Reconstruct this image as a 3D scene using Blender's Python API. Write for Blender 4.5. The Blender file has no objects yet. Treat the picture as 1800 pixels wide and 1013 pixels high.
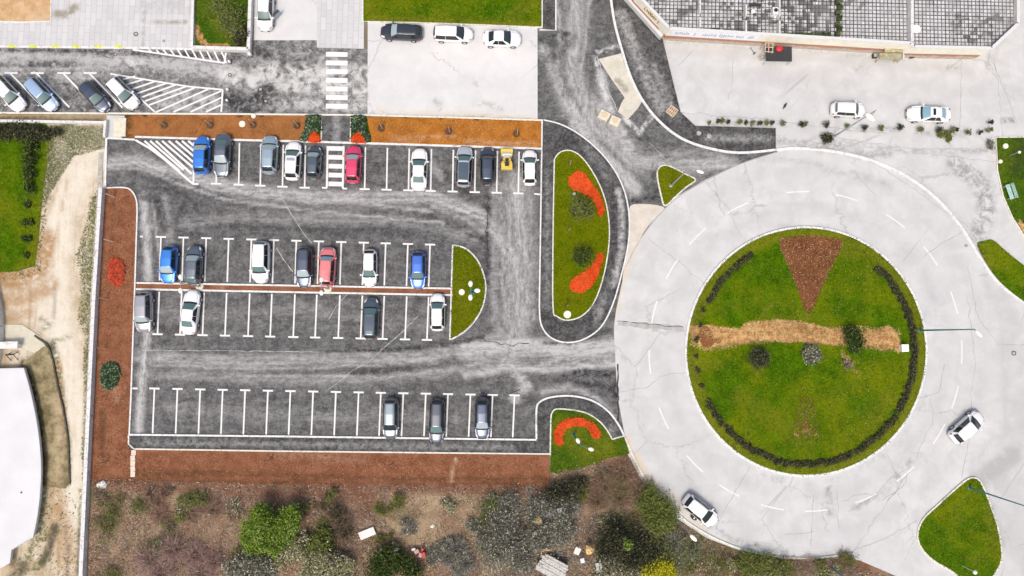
import bpy, math, random
import numpy as np
from mathutils import Vector
from mathutils.geometry import delaunay_2d_cdt

R = math.radians
rng = np.random.default_rng(7)
random.seed(7)
scene = bpy.context.scene

# ------------------------------------------------------------------ camera, sky, sun, exposure
H = 75.0; TILT = 4.2; FPX = 1200.0
cam_d = bpy.data.cameras.new("camera"); cam = bpy.data.objects.new("camera", cam_d)
scene.collection.objects.link(cam); scene.camera = cam
cam.location = (0, 0, H); cam.rotation_euler = (R(TILT), 0, 0)
cam_d.sensor_width = 36; cam_d.lens = 24; cam_d.clip_end = 3000; cam_d.clip_start = 1

SUN_EL, SUN_AZ = 62, 200
world = bpy.data.worlds.new("World"); scene.world = world; world.use_nodes = True
wn = world.node_tree; bg = wn.nodes["Background"]
sky = wn.nodes.new("ShaderNodeTexSky"); sky.sky_type = 'NISHITA'; sky.sun_disc = False
sky.sun_elevation = R(SUN_EL); sky.sun_rotation = R(SUN_AZ)
sky.dust_density = 6.0; sky.air_density = 1.0; sky.ozone_density = 0.4
wn.links.new(sky.outputs[0], bg.inputs[0]); bg.inputs[1].default_value = 0.15
sd = bpy.data.lights.new("sun", 'SUN'); sd.energy = 1.5; sd.angle = R(14); sd.color = (1.0, .955, .90)
sun = bpy.data.objects.new("sun", sd); scene.collection.objects.link(sun)
# sun direction: azimuth measured clockwise from +Y
az = R(SUN_AZ); el = R(SUN_EL)
sdir = Vector((math.sin(az)*math.cos(el), math.cos(az)*math.cos(el), math.sin(el)))
sun.rotation_euler = sdir.to_track_quat('Z', 'Y').to_euler(); sun.location = (0, 0, 60)
vs = scene.view_settings; vs.view_transform = 'Standard'; vs.look = 'None'; vs.gamma = 1; vs.exposure = 0.04

ct, st = math.cos(R(TILT)), math.sin(R(TILT))
def P(x, y, z=0.0):
    """ground-plan point measured on the photograph (pixels) -> world xyz on the plane at height z"""
    u, v = (x-900)/FPX, -(y-506.5)/FPX
    d = (u, v*ct+st, v*st-ct)
    t = (z-H)/d[2]
    return (d[0]*t, d[1]*t, z)
def PP(pts, z=0.0): return [P(a, b, z) for a, b in pts]
def PA(pts): return np.array([P(a, b)[:2] for a, b in pts])

# ------------------------------------------------------------------ helpers
COL = scene.collection
def link(o, parent=None):
    COL.objects.link(o)
    if parent: o.parent = parent
    return o
def mesh(name, V, F, mats=None, parent=None, smooth=False, mi=None):
    me = bpy.data.meshes.new(name); me.from_pydata([tuple(map(float, v)) for v in V], [], F)
    if mats is not None:
        for m in (mats if isinstance(mats, (list, tuple)) else [mats]): me.materials.append(m)
    if mi is not None: me.polygons.foreach_set("material_index", mi)
    if smooth: me.polygons.foreach_set("use_smooth", [True]*len(me.polygons))
    me.update()
    return link(bpy.data.objects.new(name, me), parent)
def tag(o, label=None, cat=None, group=None, kind=None):
    if label: o['label'] = label
    if cat: o['category'] = cat
    if group: o['group'] = group
    if kind: o['kind'] = kind
    return o
def thing(name, label, cat, loc=(0, 0, 0), rotz=0, group=None):
    o = bpy.data.objects.new(name, None); o.empty_display_size = .3; COL.objects.link(o)
    o.location = loc; o.rotation_euler = (0, 0, rotz)
    return tag(o, label, cat, group)

class MB:
    """collects simple solids for ONE mesh"""
    def __init__(s): s.V = []; s.F = []; s.M = []
    def add(s, V, F, m=0):
        n = len(s.V); s.V += [tuple(v) for v in V]; s.F += [tuple(i+n for i in f) for f in F]; s.M += [m]*len(F)
    def box(s, c, size, rz=0, m=0, taper=1.0, tilt=None):
        hx, hy, hz = size[0]/2, size[1]/2, size[2]/2
        ca, sa = math.cos(rz), math.sin(rz); V = []
        b = min(hx, hy, hz)*.18
        for (zz, k) in ((-hz, 0), (hz-b, 0), (hz, b)):
            for sx, sy in ((-1, -1), (1, -1), (1, 1), (-1, 1)):
                tp = taper if zz > 0 else 1
                x, y = sx*(hx-k)*tp, sy*(hy-k)*tp
                V.append((c[0]+x*ca-y*sa, c[1]+x*sa+y*ca, c[2]+zz))
        F = [(3, 2, 1, 0)]
        for l in (0, 4):
            for i in range(4):
                j = (i+1) % 4; F.append((l+i, l+j, l+4+j, l+4+i))
        F.append((8, 9, 10, 11)); s.add(V, F, m); return s
    def tube(s, a, b, r0, r1=None, n=8, m=0, cap=True):
        a, b = Vector(a), Vector(b); r1 = r0 if r1 is None else r1
        d = (b-a).normalized(); t = Vector((0, 0, 1)) if abs(d.z) < .9 else Vector((1, 0, 0))
        u = d.cross(t).normalized(); w = d.cross(u); V = []
        for p, r in ((a, r0), (b, r1)):
            for i in range(n):
                q = 2*math.pi*i/n; V.append(p+u*(r*math.cos(q))+w*(r*math.sin(q)))
        F = [(i, (i+1) % n, n+(i+1) % n, n+i) for i in range(n)]
        if cap: F += [tuple(range(n))[::-1], tuple(range(n, 2*n))]
        s.add(V, F, m); return s
    def lathe(s, c, prof, n=16, m=0, sx=1, sy=1, rz=0):
        V = []; F = []; ca, sa = math.cos(rz), math.sin(rz)
        for r, z in prof:
            for i in range(n):
                q = 2*math.pi*i/n; x, y = r*math.cos(q)*sx, r*math.sin(q)*sy
                V.append((c[0]+x*ca-y*sa, c[1]+x*sa+y*ca, c[2]+z))
        for k in range(len(prof)-1):
            for i in range(n):
                j = (i+1) % n; F.append((k*n+i, k*n+j, (k+1)*n+j, (k+1)*n+i))
        F += [tuple(range(n))[::-1], tuple(range((len(prof)-1)*n, len(prof)*n))]
        s.add(V, F, m); return s
    def strip(s, a, b, w, z, m=0, ext=0):
        a, b = np.array(a[:2]), np.array(b[:2]); d = b-a; L = np.linalg.norm(d); d = d/L
        a = a-d*ext; b = b+d*ext; nrm = np.array([-d[1], d[0]])*w/2
        z += (len(s.F) % 14)*.00022
        V = [(*(a-nrm), z), (*(b-nrm), z), (*(b+nrm), z), (*(a+nrm), z)]
        s.add(V, [(0, 1, 2, 3)], m); return s
    def ribbon(s, pts, w, z, m=0, jit=0):
        pts = [np.array(p[:2], float) for p in pts]
        if jit:
            q = [pts[0]]
            for a, b in zip(pts[:-1], pts[1:]):
                n = max(1, int(np.linalg.norm(b-a)/.45))
                for i in range(1, n+1):
                    p = a+(b-a)*i/n
                    if i < n: p = p+rng.normal(0, jit, 2)
                    q.append(p)
            pts = q
        V = []; n = len(pts)
        for i, p in enumerate(pts):
            d = pts[min(i+1, n-1)]-pts[max(i-1, 0)]; d = d/(np.linalg.norm(d)+1e-9)
            ww = (w[i] if hasattr(w, '__len__') else w)*(1 if not jit else rng.uniform(.5, 1.3))
            nr = np.array([-d[1], d[0]])*ww/2
            V += [(*(p-nr), z), (*(p+nr), z)]
        s.add(V, [(2*i, 2*i+2, 2*i+3, 2*i+1) for i in range(n-1)], m); return s
    def build(s, name, mats, parent=None, smooth=False):
        return mesh(name, s.V, s.F, mats, parent, smooth, s.M)

def catmull(pts, n=6, closed=True):
    pts = [np.array(p, float) for p in pts]; N = len(pts); out = []
    rngi = range(N) if closed else range(N-1)
    for i in rngi:
        if closed: p0, p1, p2, p3 = pts[i-1], pts[i], pts[(i+1) % N], pts[(i+2) % N]
        else: p0, p1, p2, p3 = pts[max(i-1, 0)], pts[i], pts[i+1], pts[min(i+2, N-1)]
        for k in range(n):
            t = k/n
            out.append(tuple(.5*((2*p1)+(-p0+p2)*t+(2*p0-5*p1+4*p2-p3)*t*t+(-p0+3*p1-3*p2+p3)*t**3)))
    if not closed: out.append(tuple(pts[-1]))
    return out
def ell(cx, cy, rx, ry, a0=0, a1=360, n=72):
    return [(cx+rx*math.cos(R(a0+(a1-a0)*i/n)), cy+ry*math.sin(R(a0+(a1-a0)*i/n))) for i in range(n+(0 if a1-a0 == 360 else 1))]

def inside(pts, poly):
    x, y = pts[:, 0], pts[:, 1]; poly = np.array(poly); r = np.zeros(len(pts), bool)
    j = len(poly)-1
    for i in range(len(poly)):
        xi, yi, xj, yj = *poly[i][:2], *poly[j][:2]
        c = ((yi > y) != (yj > y)) & (x < (xj-xi)*(y-yi)/((yj-yi) if yj != yi else 1e-9)+xi)
        r ^= c; j = i
    return r
def pdist(pts, line):
    """distance to a polyline, and signed across coordinate"""
    best = np.full(len(pts), 1e9); sg = np.zeros(len(pts))
    for a, b in zip(line[:-1], line[1:]):
        d = b-a; L2 = max(d@d, 1e-9); t = np.clip(((pts-a)@d)/L2, 0, 1)
        q = pts-(a+t[:, None]*d); dd = np.hypot(q[:, 0], q[:, 1])
        cr = (d[0]*q[:, 1]-d[1]*q[:, 0])/math.sqrt(L2)
        m = dd < best; best[m] = dd[m]; sg[m] = cr[m]
    return best, sg
_lat = rng.random(4096)
def n1(x):
    i = np.floor(x).astype(int); f = x-i; f = f*f*(3-2*f)
    return _lat[i % 4096]*(1-f)+_lat[(i+1) % 4096]*f
def masks(V2, strokes):
    """strokes: (channel, [(px,py)..], width_m, strength, streaky) -> RGBA per vertex"""
    m = np.zeros((len(V2), 4))
    for ch, pts, w, k, *s in strokes:
        streak = s[0] if s else 0
        if w < 0:    # filled outline with a soft border
            pl = PA(list(pts)+[pts[0]]); d, _ = pdist(V2, pl); ins = inside(V2, pl[:-1])
            m[:, ch] = np.maximum(m[:, ch], k*np.clip(.5+np.where(ins, d, -d)/(-w), 0, 1)); continue
        if len(pts) == 1: pts = [pts[0], (pts[0][0]+.5, pts[0][1])]
        d, sg = pdist(V2, PA(pts))
        f = np.clip(1-d/(w/2), 0, 1); f = f*f*(3-2*f)
        f = np.minimum(1, f*1.6)
        if streak: f = f*(1-streak+streak*2*n1(sg*1.7+100)*n1(sg*4.3+300)**.5)
        m[:, ch] = np.maximum(m[:, ch], f*k) if k > 0 else np.maximum(0, m[:, ch]+f*k)
    return np.clip(m, 0, 1)

def sheet(name, px, z, mat, step=.5, strokes=(), kind='structure', smooth=0, disp=0, parent=None, skirt=0, lump=.6):
    if smooth: px = catmull(px, smooth)
    B = [np.array(P(a, b)[:2]) for a, b in px]; V = []
    for i in range(len(B)):
        a, b = B[i], B[(i+1) % len(B)]; n = max(1, int(np.linalg.norm(b-a)/(step*1.6)))
        for k in range(n): V.append(a+(b-a)*k/n)
    B2 = np.array(V); mn, mx = B2.min(0), B2.max(0)
    gx = np.arange(mn[0]+step/2, mx[0], step); gy = np.arange(mn[1]+step/2, mx[1], step)
    G = np.stack(np.meshgrid(gx, gy), -1).reshape(-1, 2)
    if len(G):
        G = G+rng.uniform(-.12, .12, G.shape)*step; G = G[inside(G, B2)]
    allp = [Vector(v) for v in B2]+[Vector(v) for v in G]
    nb = len(B2)
    r = delaunay_2d_cdt(allp, [(i, (i+1) % nb) for i in range(nb)], [], 0, 1e-4, False)
    V2 = np.array([tuple(v) for v in r[0]]); F = [tuple(f) for f in r[2]]
    T = np.array(F); keep = inside(V2[T].mean(1), B2); a_, b_, c_ = V2[T[:, 0]], V2[T[:, 1]], V2[T[:, 2]]
    up = ((b_-a_)[:, 0]*(c_-a_)[:, 1]-(b_-a_)[:, 1]*(c_-a_)[:, 0]) > 0
    F = [(f if u else f[::-1]) for f, k, u in zip(F, keep, up) if k]
    Z = np.full(len(V2), float(z))
    if disp:
        bd, _ = pdist(V2, np.vstack([B2, B2[:1]])); k = np.clip(bd/.5, 0, 1)
        h = np.zeros(len(V2))
        for o in range(3):
            fx = lump*2**o; h += (n1(V2[:, 0]*fx+n1(V2[:, 1]*fx*.7)*3+o*50)*n1(V2[:, 1]*fx+n1(V2[:, 0]*fx*.8)*3+o*77))/2**o
        Z += disp*k*h+disp*.25*k*rng.random(len(V2))
    me = bpy.data.meshes.new(name); VV = np.column_stack([V2, Z])
    me.from_pydata(VV.tolist(), [], F)
    at = me.attributes.new("m", 'FLOAT_COLOR', 'POINT'); at.data.foreach_set("color", masks(V2, strokes).astype('f').ravel())
    me.materials.append(mat)
    if disp: me.polygons.foreach_set("use_smooth", [True]*len(F))
    me.update()
    o = link(bpy.data.objects.new(name, me), parent)
    if not parent: tag(o, kind=kind)
    return o, B2

def kerb(name, px, mat, w=.15, h=.12, z0=0, closed=False, smooth=0, kind='structure', lift=0):
    if smooth: px = catmull(px, smooth, closed)
    pts = [np.array(P(a, b)[:2]) for a, b in px]; n = len(pts); V = []; F = []
    # resample so that the kerb reads as cut stones
    for i, p in enumerate(pts):
        if closed: d = pts[(i+1) % n]-pts[i-1]
        else: d = pts[min(i+1, n-1)]-pts[max(i-1, 0)]
        d = d/(np.linalg.norm(d)+1e-9); nr = np.array([-d[1], d[0]])
        for o, z in ((-w/2, z0-.03), (-w/2, z0+h-.015), (-w/2+.02, z0+h), (w/2-.02, z0+h), (w/2, z0+h-.015), (w/2, z0-.03)):
            V.append((*(p+nr*o), z+lift))
    for i in range(n if closed else n-1):
        j = (i+1) % n
        for k in range(5): F.append((i*6+k, j*6+k, j*6+k+1, i*6+k+1))
    if not closed: F += [tuple(range(6)), tuple(range((n-1)*6, n*6))[::-1]]
    o = mesh(name, V, F, mat)
    return tag(o, kind=kind)

# ------------------------------------------------------------------ node material helpers
class NT:
    def __init__(s, name, rough=.8, spec=.5):
        s.m = bpy.data.materials.new(name); s.m.use_nodes = True; s.t = s.m.node_tree; s.b = s.t.nodes["Principled BSDF"]
        s.b.inputs['Roughness'].default_value = rough; s.b.inputs['Specular IOR Level'].default_value = spec
    def n(s, typ, **k):
        x = s.t.nodes.new(typ)
        for a, b in k.items(): setattr(x, a, b)
        return x
    def set(s, inp, v):
        if hasattr(v, 'is_linked') or isinstance(v, bpy.types.NodeSocket): s.t.links.new(v, inp)
        elif isinstance(v, tuple) and len(v) == 3 and inp.type == 'RGBA': inp.default_value = (*v, 1)
        else: inp.default_value = v
    def pos(s): return s.n('ShaderNodeNewGeometry').outputs['Position']
    def obj(s): return s.n('ShaderNodeTexCoord').outputs['Object']
    def map(s, v, sc, rot=(0, 0, 0)):
        x = s.n('ShaderNodeMapping'); s.set(x.inputs[0], v); x.inputs['Scale'].default_value = sc; x.inputs['Rotation'].default_value = rot; return x.outputs[0]
    def noise(s, v, sc, det=4, ro=.55, dist=0):
        x = s.n('ShaderNodeTexNoise'); s.set(x.inputs['Vector'], v); x.inputs['Scale'].default_value = sc
        x.inputs['Detail'].default_value = det; x.inputs['Roughness'].default_value = ro; x.inputs['Distortion'].default_value = dist
        return x.outputs[0]
    def vor(s, v, sc, feat='F1', out=0, rand=1):
        x = s.n('ShaderNodeTexVoronoi'); x.feature = feat; s.set(x.inputs['Vector'], v); x.inputs['Scale'].default_value = sc
        x.inputs['Randomness'].default_value = rand; return x.outputs[out]
    def rng(s, v, a, b, c=0., d=1., smooth=True):
        x = s.n('ShaderNodeMapRange'); x.interpolation_type = 'SMOOTHSTEP' if smooth else 'LINEAR'; s.set(x.inputs[0], v)
        for i, q in enumerate((a, b, c, d)): x.inputs[1+i].default_value = q
        return x.outputs[0]
    def mix(s, f, a, b, mode='MIX'):
        x = s.n('ShaderNodeMix'); x.data_type = 'RGBA'; x.blend_type = mode; s.set(x.inputs[0], f); s.set(x.inputs[6], a); s.set(x.inputs[7], b); return x.outputs[2]
    def math(s, op, a, b=0., clamp=False):
        x = s.n('ShaderNodeMath'); x.operation = op; x.use_clamp = clamp; s.set(x.inputs[0], a); s.set(x.inputs[1], b); return x.outputs[0]
    def ch(s, name='m'):
        a = s.n('ShaderNodeAttribute'); a.attribute_name = name
        sp = s.n('ShaderNodeSeparateColor'); s.t.links.new(a.outputs['Color'], sp.inputs[0])
        return sp.outputs[0], sp.outputs[1], sp.outputs[2], a.outputs['Alpha']
    def color(s, c): s.set(s.b.inputs['Base Color'], c); return s
    def bump(s, h, st=.4, dist=.05):
        x = s.n('ShaderNodeBump'); x.inputs['Strength'].default_value = st; x.inputs['Distance'].default_value = dist
        s.set(x.inputs['Height'], h); s.t.links.new(x.outputs[0], s.b.inputs['Normal']); return s

def g(v): return (v, v, v)
def simple(name, c, rough=.6, metal=0, var=.0, sc=4, coat=0, spec=.5):
    t = NT(name, rough, spec); t.b.inputs['Metallic'].default_value = metal; t.b.inputs['Coat Weight'].default_value = coat
    t.b.inputs['Coat Roughness'].default_value = .08
    if var:
        f = t.noise(t.pos(), sc, 5); t.color(t.mix(t.rng(f, .3, .7), tuple(x*(1-var) for x in c), tuple(min(1, x*(1+var)) for x in c)))
    else: t.color(c)
    return t.m

# asphalt ------------------------------------------------
def asphalt(name, lo, hi, dustc=(.42, .42, .415), amb=.25, iso=.25):
    t = NT(name, .85, .3); p = t.pos(); r, gg, b, a = t.ch()
    big = t.noise(p, .12, 5, .6); mid = t.noise(p, .9, 5, .65); fine = t.noise(p, 7, 5, .7); sp = t.noise(p, 28, 2, .6)
    base = t.mix(t.rng(mid, .38, .64), g(lo), g(hi)); base = t.mix(t.rng(big, .4, .65, 0, .5), base, g(hi*1.25)); base = t.mix(t.rng(t.noise(p, 3.4, 8, .82), .50, .66, 0, .6), base, g(lo*.5))
    wp = t.n('ShaderNodeVectorMath'); wp.operation = 'MULTIPLY_ADD'; t.set(wp.inputs[0], t.noise(p, .22, 3)); wp.inputs[1].default_value = (0, 2.2, 0); t.set(wp.inputs[2], p); pw = wp.outputs[0]
    wq = t.n('ShaderNodeVectorMath'); wq.operation = 'MULTIPLY_ADD'; t.set(wq.inputs[0], t.noise(p, .22, 3)); wq.inputs[1].default_value = (2.2, 0, 0); t.set(wq.inputs[2], p); pv = wq.outputs[0]
    h1 = t.noise(t.map(pw, (.30, 1.9, 1), (0, 0, R(2))), 1, 9, .72, .3); v1 = t.noise(t.map(pv, (1.9, .30, 1)), 1, 9, .72, .3)
    h2 = t.noise(t.map(pw, (1.1, 5, 1)), 1, 6, .72); v2 = t.noise(t.map(pv, (5, 1.1, 1)), 1, 6, .72)
    sH = t.math('ADD', t.math('MULTIPLY', h1, .6), t.math('MULTIPLY', h2, .4)); sV = t.math('ADD', t.math('MULTIPLY', v1, .6), t.math('MULTIPLY', v2, .4))
    st_ = t.n('ShaderNodeMix'); t.set(st_.inputs[0], b); t.set(st_.inputs[2], sH); t.set(st_.inputs[3], sV); s = st_.outputs[0]; s = t.math('ADD', t.math('MULTIPLY', s, 1-iso), t.math('MULTIPLY', t.noise(p, 1.6, 9, .78), iso))
    blot = t.rng(t.noise(p, 1.1, 9, .78, .4), .42, .62)
    k = t.math('MULTIPLY', r, t.rng(s, .33, .66, .25, 1.25))
    k = t.math('ADD', k, t.math('MULTIPLY', t.rng(s, .42, .70), amb*.9))
    k = t.math('ADD', k, t.math('MULTIPLY', blot, amb*.75))
    k = t.math('ADD', k, t.math('MULTIPLY', t.math('SUBTRACT', fine, .5), .55)); k = t.math('ADD', k, t.math('MULTIPLY', t.math('SUBTRACT', t.noise(p, 3.2, 6, .8), .5), .5), True)
    c = t.mix(k, base, dustc)
    br = t.math('MULTIPLY', a, t.rng(t.noise(p, .8, 8, .72, .5), .40, .60, .0, 1.0))   # flaking pale patches
    c = t.mix(br, c, (.60, .60, .58))
    dk = t.math('MULTIPLY', gg, t.rng(t.noise(p, 1.4, 8, .75, .8), .38, .58))
    c = t.mix(dk, c, g(.018))
    c = t.mix(t.rng(sp, .62, .75, 0, .35), c, g(.35))
    t.color(c).bump(fine, .35, .03); return t.m
A_LOT = asphalt("asphalt_worn", .042, .080, (.46, .46, .455))
A_NEW = asphalt("asphalt_fresh", .026, .046, amb=.18, iso=.85)
A_ROAD = asphalt("asphalt_patched", .045, .10, amb=.7, iso=.6)

# concrete -----------------------------------------------
def concrete(name, c=(.60, .60, .59), var=.06, stain=.5):
    t = NT(name, .8, .3); p = t.pos(); r, gg, b, a = t.ch()
    big = t.noise(p, .07, 4, .6); mid = t.noise(p, .5, 6, .65, .4); fine = t.noise(p, 6, 5, .7)
    lo = tuple(x*(1-var*2) for x in c); hi = tuple(min(1, x*(1+var)) for x in c)
    q = t.mix(t.rng(mid, .3, .7), lo, hi); q = t.mix(t.rng(big, .35, .65, 0, .45), q, tuple(x*.9 for x in c))
    q = t.mix(t.rng(t.noise(t.map(p, (.15, 1.2, 1), (0, 0, R(20))), 1, 5), .5, .8, 0, .25), q, g(.5))
    q = t.mix(t.rng(t.noise(p, 1.7, 7, .75), .66, .80, 0, .5*stain), q, (.30, .29, .27))
    q = t.mix(t.rng(fine, .25, .8, 0, .16), q, g(.38))
    cr = t.n('ShaderNodeVectorMath'); cr.operation = 'MULTIPLY_ADD'; t.set(cr.inputs[0], t.noise(p, .8, 6, .7)); cr.inputs[1].default_value = (2.2, 2.2, 0); t.set(cr.inputs[2], p)
    q = t.mix(t.math('MULTIPLY', t.rng(t.vor(cr.outputs[0], .11, 'DISTANCE_TO_EDGE'), .010, .002), t.rng(t.noise(p, .09, 3), .48, .56, 0, .42)), q, g(.26))
    q = t.mix(t.math('MULTIPLY', r, .8), q, (.74, .74, .73))
    q = t.mix(t.math('MULTIPLY', gg, t.rng(t.noise(p, 1.3, 8, .75, .6), .40, .60)), q, (.20, .20, .195))
    q = t.mix(t.math('MULTIPLY', b, t.rng(t.noise(p, .9, 7, .7, .3), .30, .60)), q, (.62, .52, .38))
    q = t.mix(t.math('MULTIPLY', a, t.rng(t.noise(p, .6, 7, .7, .3), .25, .5, .3, 1)), q, (.36, .36, .36))
    t.color(q).bump(fine, .2, .02); return t.m
CONC = concrete("concrete_pale", (.585, .592, .588), .07, .7); CONC_L = concrete("concrete_white", (.66, .66, .655), .04)

def pavers(name):
    t = NT(name, .8, .3); p = t.pos(); r, gg, b, a = t.ch()
    x = t.n('ShaderNodeTexBrick'); x.offset = .5; t.set(x.inputs['Vector'], t.map(p, (1, 1, 1), (0, 0, R(91))))
    x.inputs['Scale'].default_value = 1; x.inputs['Mortar Size'].default_value = .02; x.inputs['Brick Width'].default_value = 1.6; x.inputs['Row Height'].default_value = .62
    for i, cc in ((1, g(.60)), (2, g(.53)), (3, g(.40))): x.inputs[i].default_value = (*cc, 1)
    q = t.mix(t.rng(t.noise(p, .4, 6, .65), .4, .75, 0, .3), x.outputs[0], g(.44))
    q = t.mix(t.rng(t.noise(p, 5, 5, .7), .5, .8, 0, .25), q, g(.42))
    q = t.mix(t.math('MULTIPLY', gg, t.rng(t.noise(p, .7, 6, .7), .35, .5)), q, (.30, .28, .23))
    q = t.mix(t.math('MULTIPLY', a, t.rng(t.noise(p, 1.2, 7, .7), .35, .6)), q, g(.36))
    t.color(q).bump(x.outputs[1], .3, .02); return t.m
PAVER = pavers("paving_slabs")

# lawn ---------------------------------------------------
def lawn_mat(name, c0, c1, c2, yel=.5):
    t = NT(name, 1, .03); p = t.pos(); r, gg, b, a = t.ch()
    n0 = t.noise(p, .16, 5, .6, .3); n1_ = t.noise(p, .9, 6, .7); n2 = t.noise(p, 5, 6, .75)
    q = t.mix(t.rng(n1_, .32, .68), c0, c1); q = t.mix(t.rng(n0, .42, .66, 0, yel), q, c2)
    q = t.mix(t.math('MULTIPLY', b, t.rng(n1_, .3, .6, .4, 1)), q, (.17, .17, .012)); q = t.mix(t.rng(t.noise(p, .45, 7, .75, .4), .54, .70, 0, .55), q, (.17, .165, .02)); q = t.mix(t.rng(t.noise(p, .6, 6, .7), .44, .30, 0, .6), q, tuple(x*.62 for x in c0))
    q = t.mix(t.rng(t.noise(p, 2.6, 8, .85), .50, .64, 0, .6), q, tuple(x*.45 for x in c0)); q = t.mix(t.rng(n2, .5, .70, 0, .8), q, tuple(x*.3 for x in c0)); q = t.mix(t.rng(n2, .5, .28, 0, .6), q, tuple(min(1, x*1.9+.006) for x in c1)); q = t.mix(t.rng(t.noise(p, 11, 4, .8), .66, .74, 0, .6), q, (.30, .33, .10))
    ed = t.noise(p, 1.6, 8, .75, .5)
    sand = t.mix(t.rng(t.noise(p, 2.2, 8, .8), .36, .62), (.27, .11, .035), (.62, .40, .18))
    k = t.math('ADD', r, t.math('MULTIPLY', t.math('SUBTRACT', ed, .5), 1.3)); q = t.mix(t.rng(k, .35, .62), q, sand)
    mul = t.mix(t.rng(t.noise(p, 9, 8, .88), .36, .62), (.065, .026, .010), (.33, .135, .055))
    k = t.math('ADD', gg, t.math('MULTIPLY', t.math('SUBTRACT', ed, .5), .55)); q = t.mix(t.rng(k, .42, .54), q, mul)
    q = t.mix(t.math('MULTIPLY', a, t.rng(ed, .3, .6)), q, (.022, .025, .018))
    t.color(q).bump(n2, .6, .08); return t.m
LAWN_R = lawn_mat("lawn_island", (.034, .085, .001), (.072, .150, .002), (.155, .180, .004), .9)
LAWN_O = lawn_mat("lawn_olive", (.078, .112, .001), (.125, .155, .002), (.15, .150, .003), .6)
LAWN_D = lawn_mat("lawn_dark", (.030, .075, .004), (.055, .12, .006), (.10, .12, .012), .6)

# bare earth, mulch, scrub -------------------------------
def earth(name, c0, c1, c2, sp=.3):
    t = NT(name, 1, .06); p = t.pos(); r, gg, b, a = t.ch()
    q = t.mix(t.rng(t.noise(p, .8, 6, .7), .33, .67), c0, c1); q = t.mix(t.rng(t.noise(p, 6, 7, .8), .5, .72, 0, .8), q, c2)
    q = t.mix(t.rng(t.noise(p, 14, 4, .7), .58, .7, 0, sp), q, tuple(x*.35 for x in c0))
    q = t.mix(t.rng(t.vor(t.noise(p, 9, 3, .7), 1), 9, 10), q, c1)
    q = t.mix(t.math('MULTIPLY', gg, t.rng(t.noise(p, 2, 6, .7), .3, .55)), q, (.055, .035, .018))
    q = t.mix(t.math('MULTIPLY', r, t.rng(t.noise(p, 1.5, 6, .7), .3, .6)), q, (.60, .44, .30))
    t.color(q).bump(t.noise(p, 8, 6, .75), .7, .08); return t.m
MULCH_O = earth("bark_mulch_orange", (.33, .115, .014), (.46, .18, .03), (.58, .30, .08), .25)
MULCH_M = earth("bark_mulch_mixed", (.27, .098, .028), (.38, .155, .052), (.50, .28, .13), .4)
MULCH_B = earth("bark_mulch_brown", (.19, .075, .036), (.29, .125, .068), (.40, .21, .14), .4)
def dirt_mat():
    # sandy made ground: pale rutted surface, ochre damp patches, weeds
    t = NT("sandy_track", .95, .15); p = t.pos(); r, gg, b, a = t.ch()
    q = t.mix(t.rng(t.noise(p, .35, 7, .65, .4), .35, .65), (.46, .37, .25), (.67, .60, .49)); q = t.mix(t.rng(t.noise(p, 2.2, 9, .82), .50, .68, 0, .6), q, (.34, .25, .15)); q = t.mix(t.rng(t.noise(p, 7, 6, .8), .55, .75, 0, .7), q, (.28, .21, .12)); rt = t.noise(t.map(p, (2.6, .10, 1), (0, 0, R(-4))), 1, 7, .7, .5); q = t.mix(t.rng(rt, .50, .66, 0, .5), q, (.30, .22, .12))
    q = t.mix(t.math('MULTIPLY', r, t.rng(t.math('ADD', t.math('MULTIPLY', t.noise(p, 1.3, 8, .75), .5), t.math('MULTIPLY', rt, .5)), .32, .60, .35, 1)), q, (.70, .655, .55))
    q = t.mix(t.math('MULTIPLY', b, t.rng(t.noise(p, .9, 8, .78), .30, .58)), q, (.38, .23, .11))
    q = t.mix(t.math('MULTIPLY', gg, t.rng(t.noise(p, 2.2, 8, .8), .40, .55)), q, (.085, .105, .022))
    q = t.mix(t.math('MULTIPLY', a, t.rng(t.noise(p, 1.2, 7, .7), .25, .5)), q, (.10, .085, .055))
    t.color(q).bump(t.noise(p, 5, 6, .7), .5, .08); return t.m
DIRT = dirt_mat()
def scrub_mat():
    t = NT("scrub_soil", .95, .15); p = t.pos(); r, gg, b, a = t.ch()
    n0 = t.noise(p, .22, 7, .7, .5); n1_ = t.noise(p, 1.1, 7, .75); n2 = t.noise(p, 7, 6, .8)
    q = t.mix(t.rng(n0, .38, .60), (.30, .18, .12), (.36, .26, .165)); q = t.mix(t.rng(n1_, .5, .7, 0, .6), q, (.14, .13, .04))
    q = t.mix(t.rng(n2, .5, .75, 0, .9), q, (.36, .27, .19)); q = t.mix(t.rng(n2, .45, .25, 0, .8), q, (.045, .032, .020))
    q = t.mix(t.math('MULTIPLY', r, t.rng(n1_, .3, .6, .2, 1)), q, (.46, .35, .22))
    q = t.mix(t.math('MULTIPLY', gg, t.rng(n1_, .25, .6, .3, 1)), q, (.20, .082, .045))
    q = t.mix(t.math('MULTIPLY', b, t.rng(n1_, .3, .6, .3, 1)), q, (.060, .085, .015))
    q = t.mix(t.math('MULTIPLY', a, t.rng(n1_, .25, .6, .4, 1)), q, (.038, .036, .026))  # alpha mask paints dark shade on the soil around bushes
    q = t.mix(t.rng(t.noise(p, 16, 3, .7), .68, .76, 0, .8), q, (.55, .48, .40))
    q = t.mix(t.rng(t.noise(p, 4, 9, .85), .52, .68, 0, .65), q, (.045, .030, .020)); q = t.mix(t.rng(t.noise(p, 5, 9, .85), .48, .36, 0, .5), q, (.46, .34, .25)); t.color(q).bump(n2, .9, .15); return t.m
SCRUB = scrub_mat()

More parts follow.
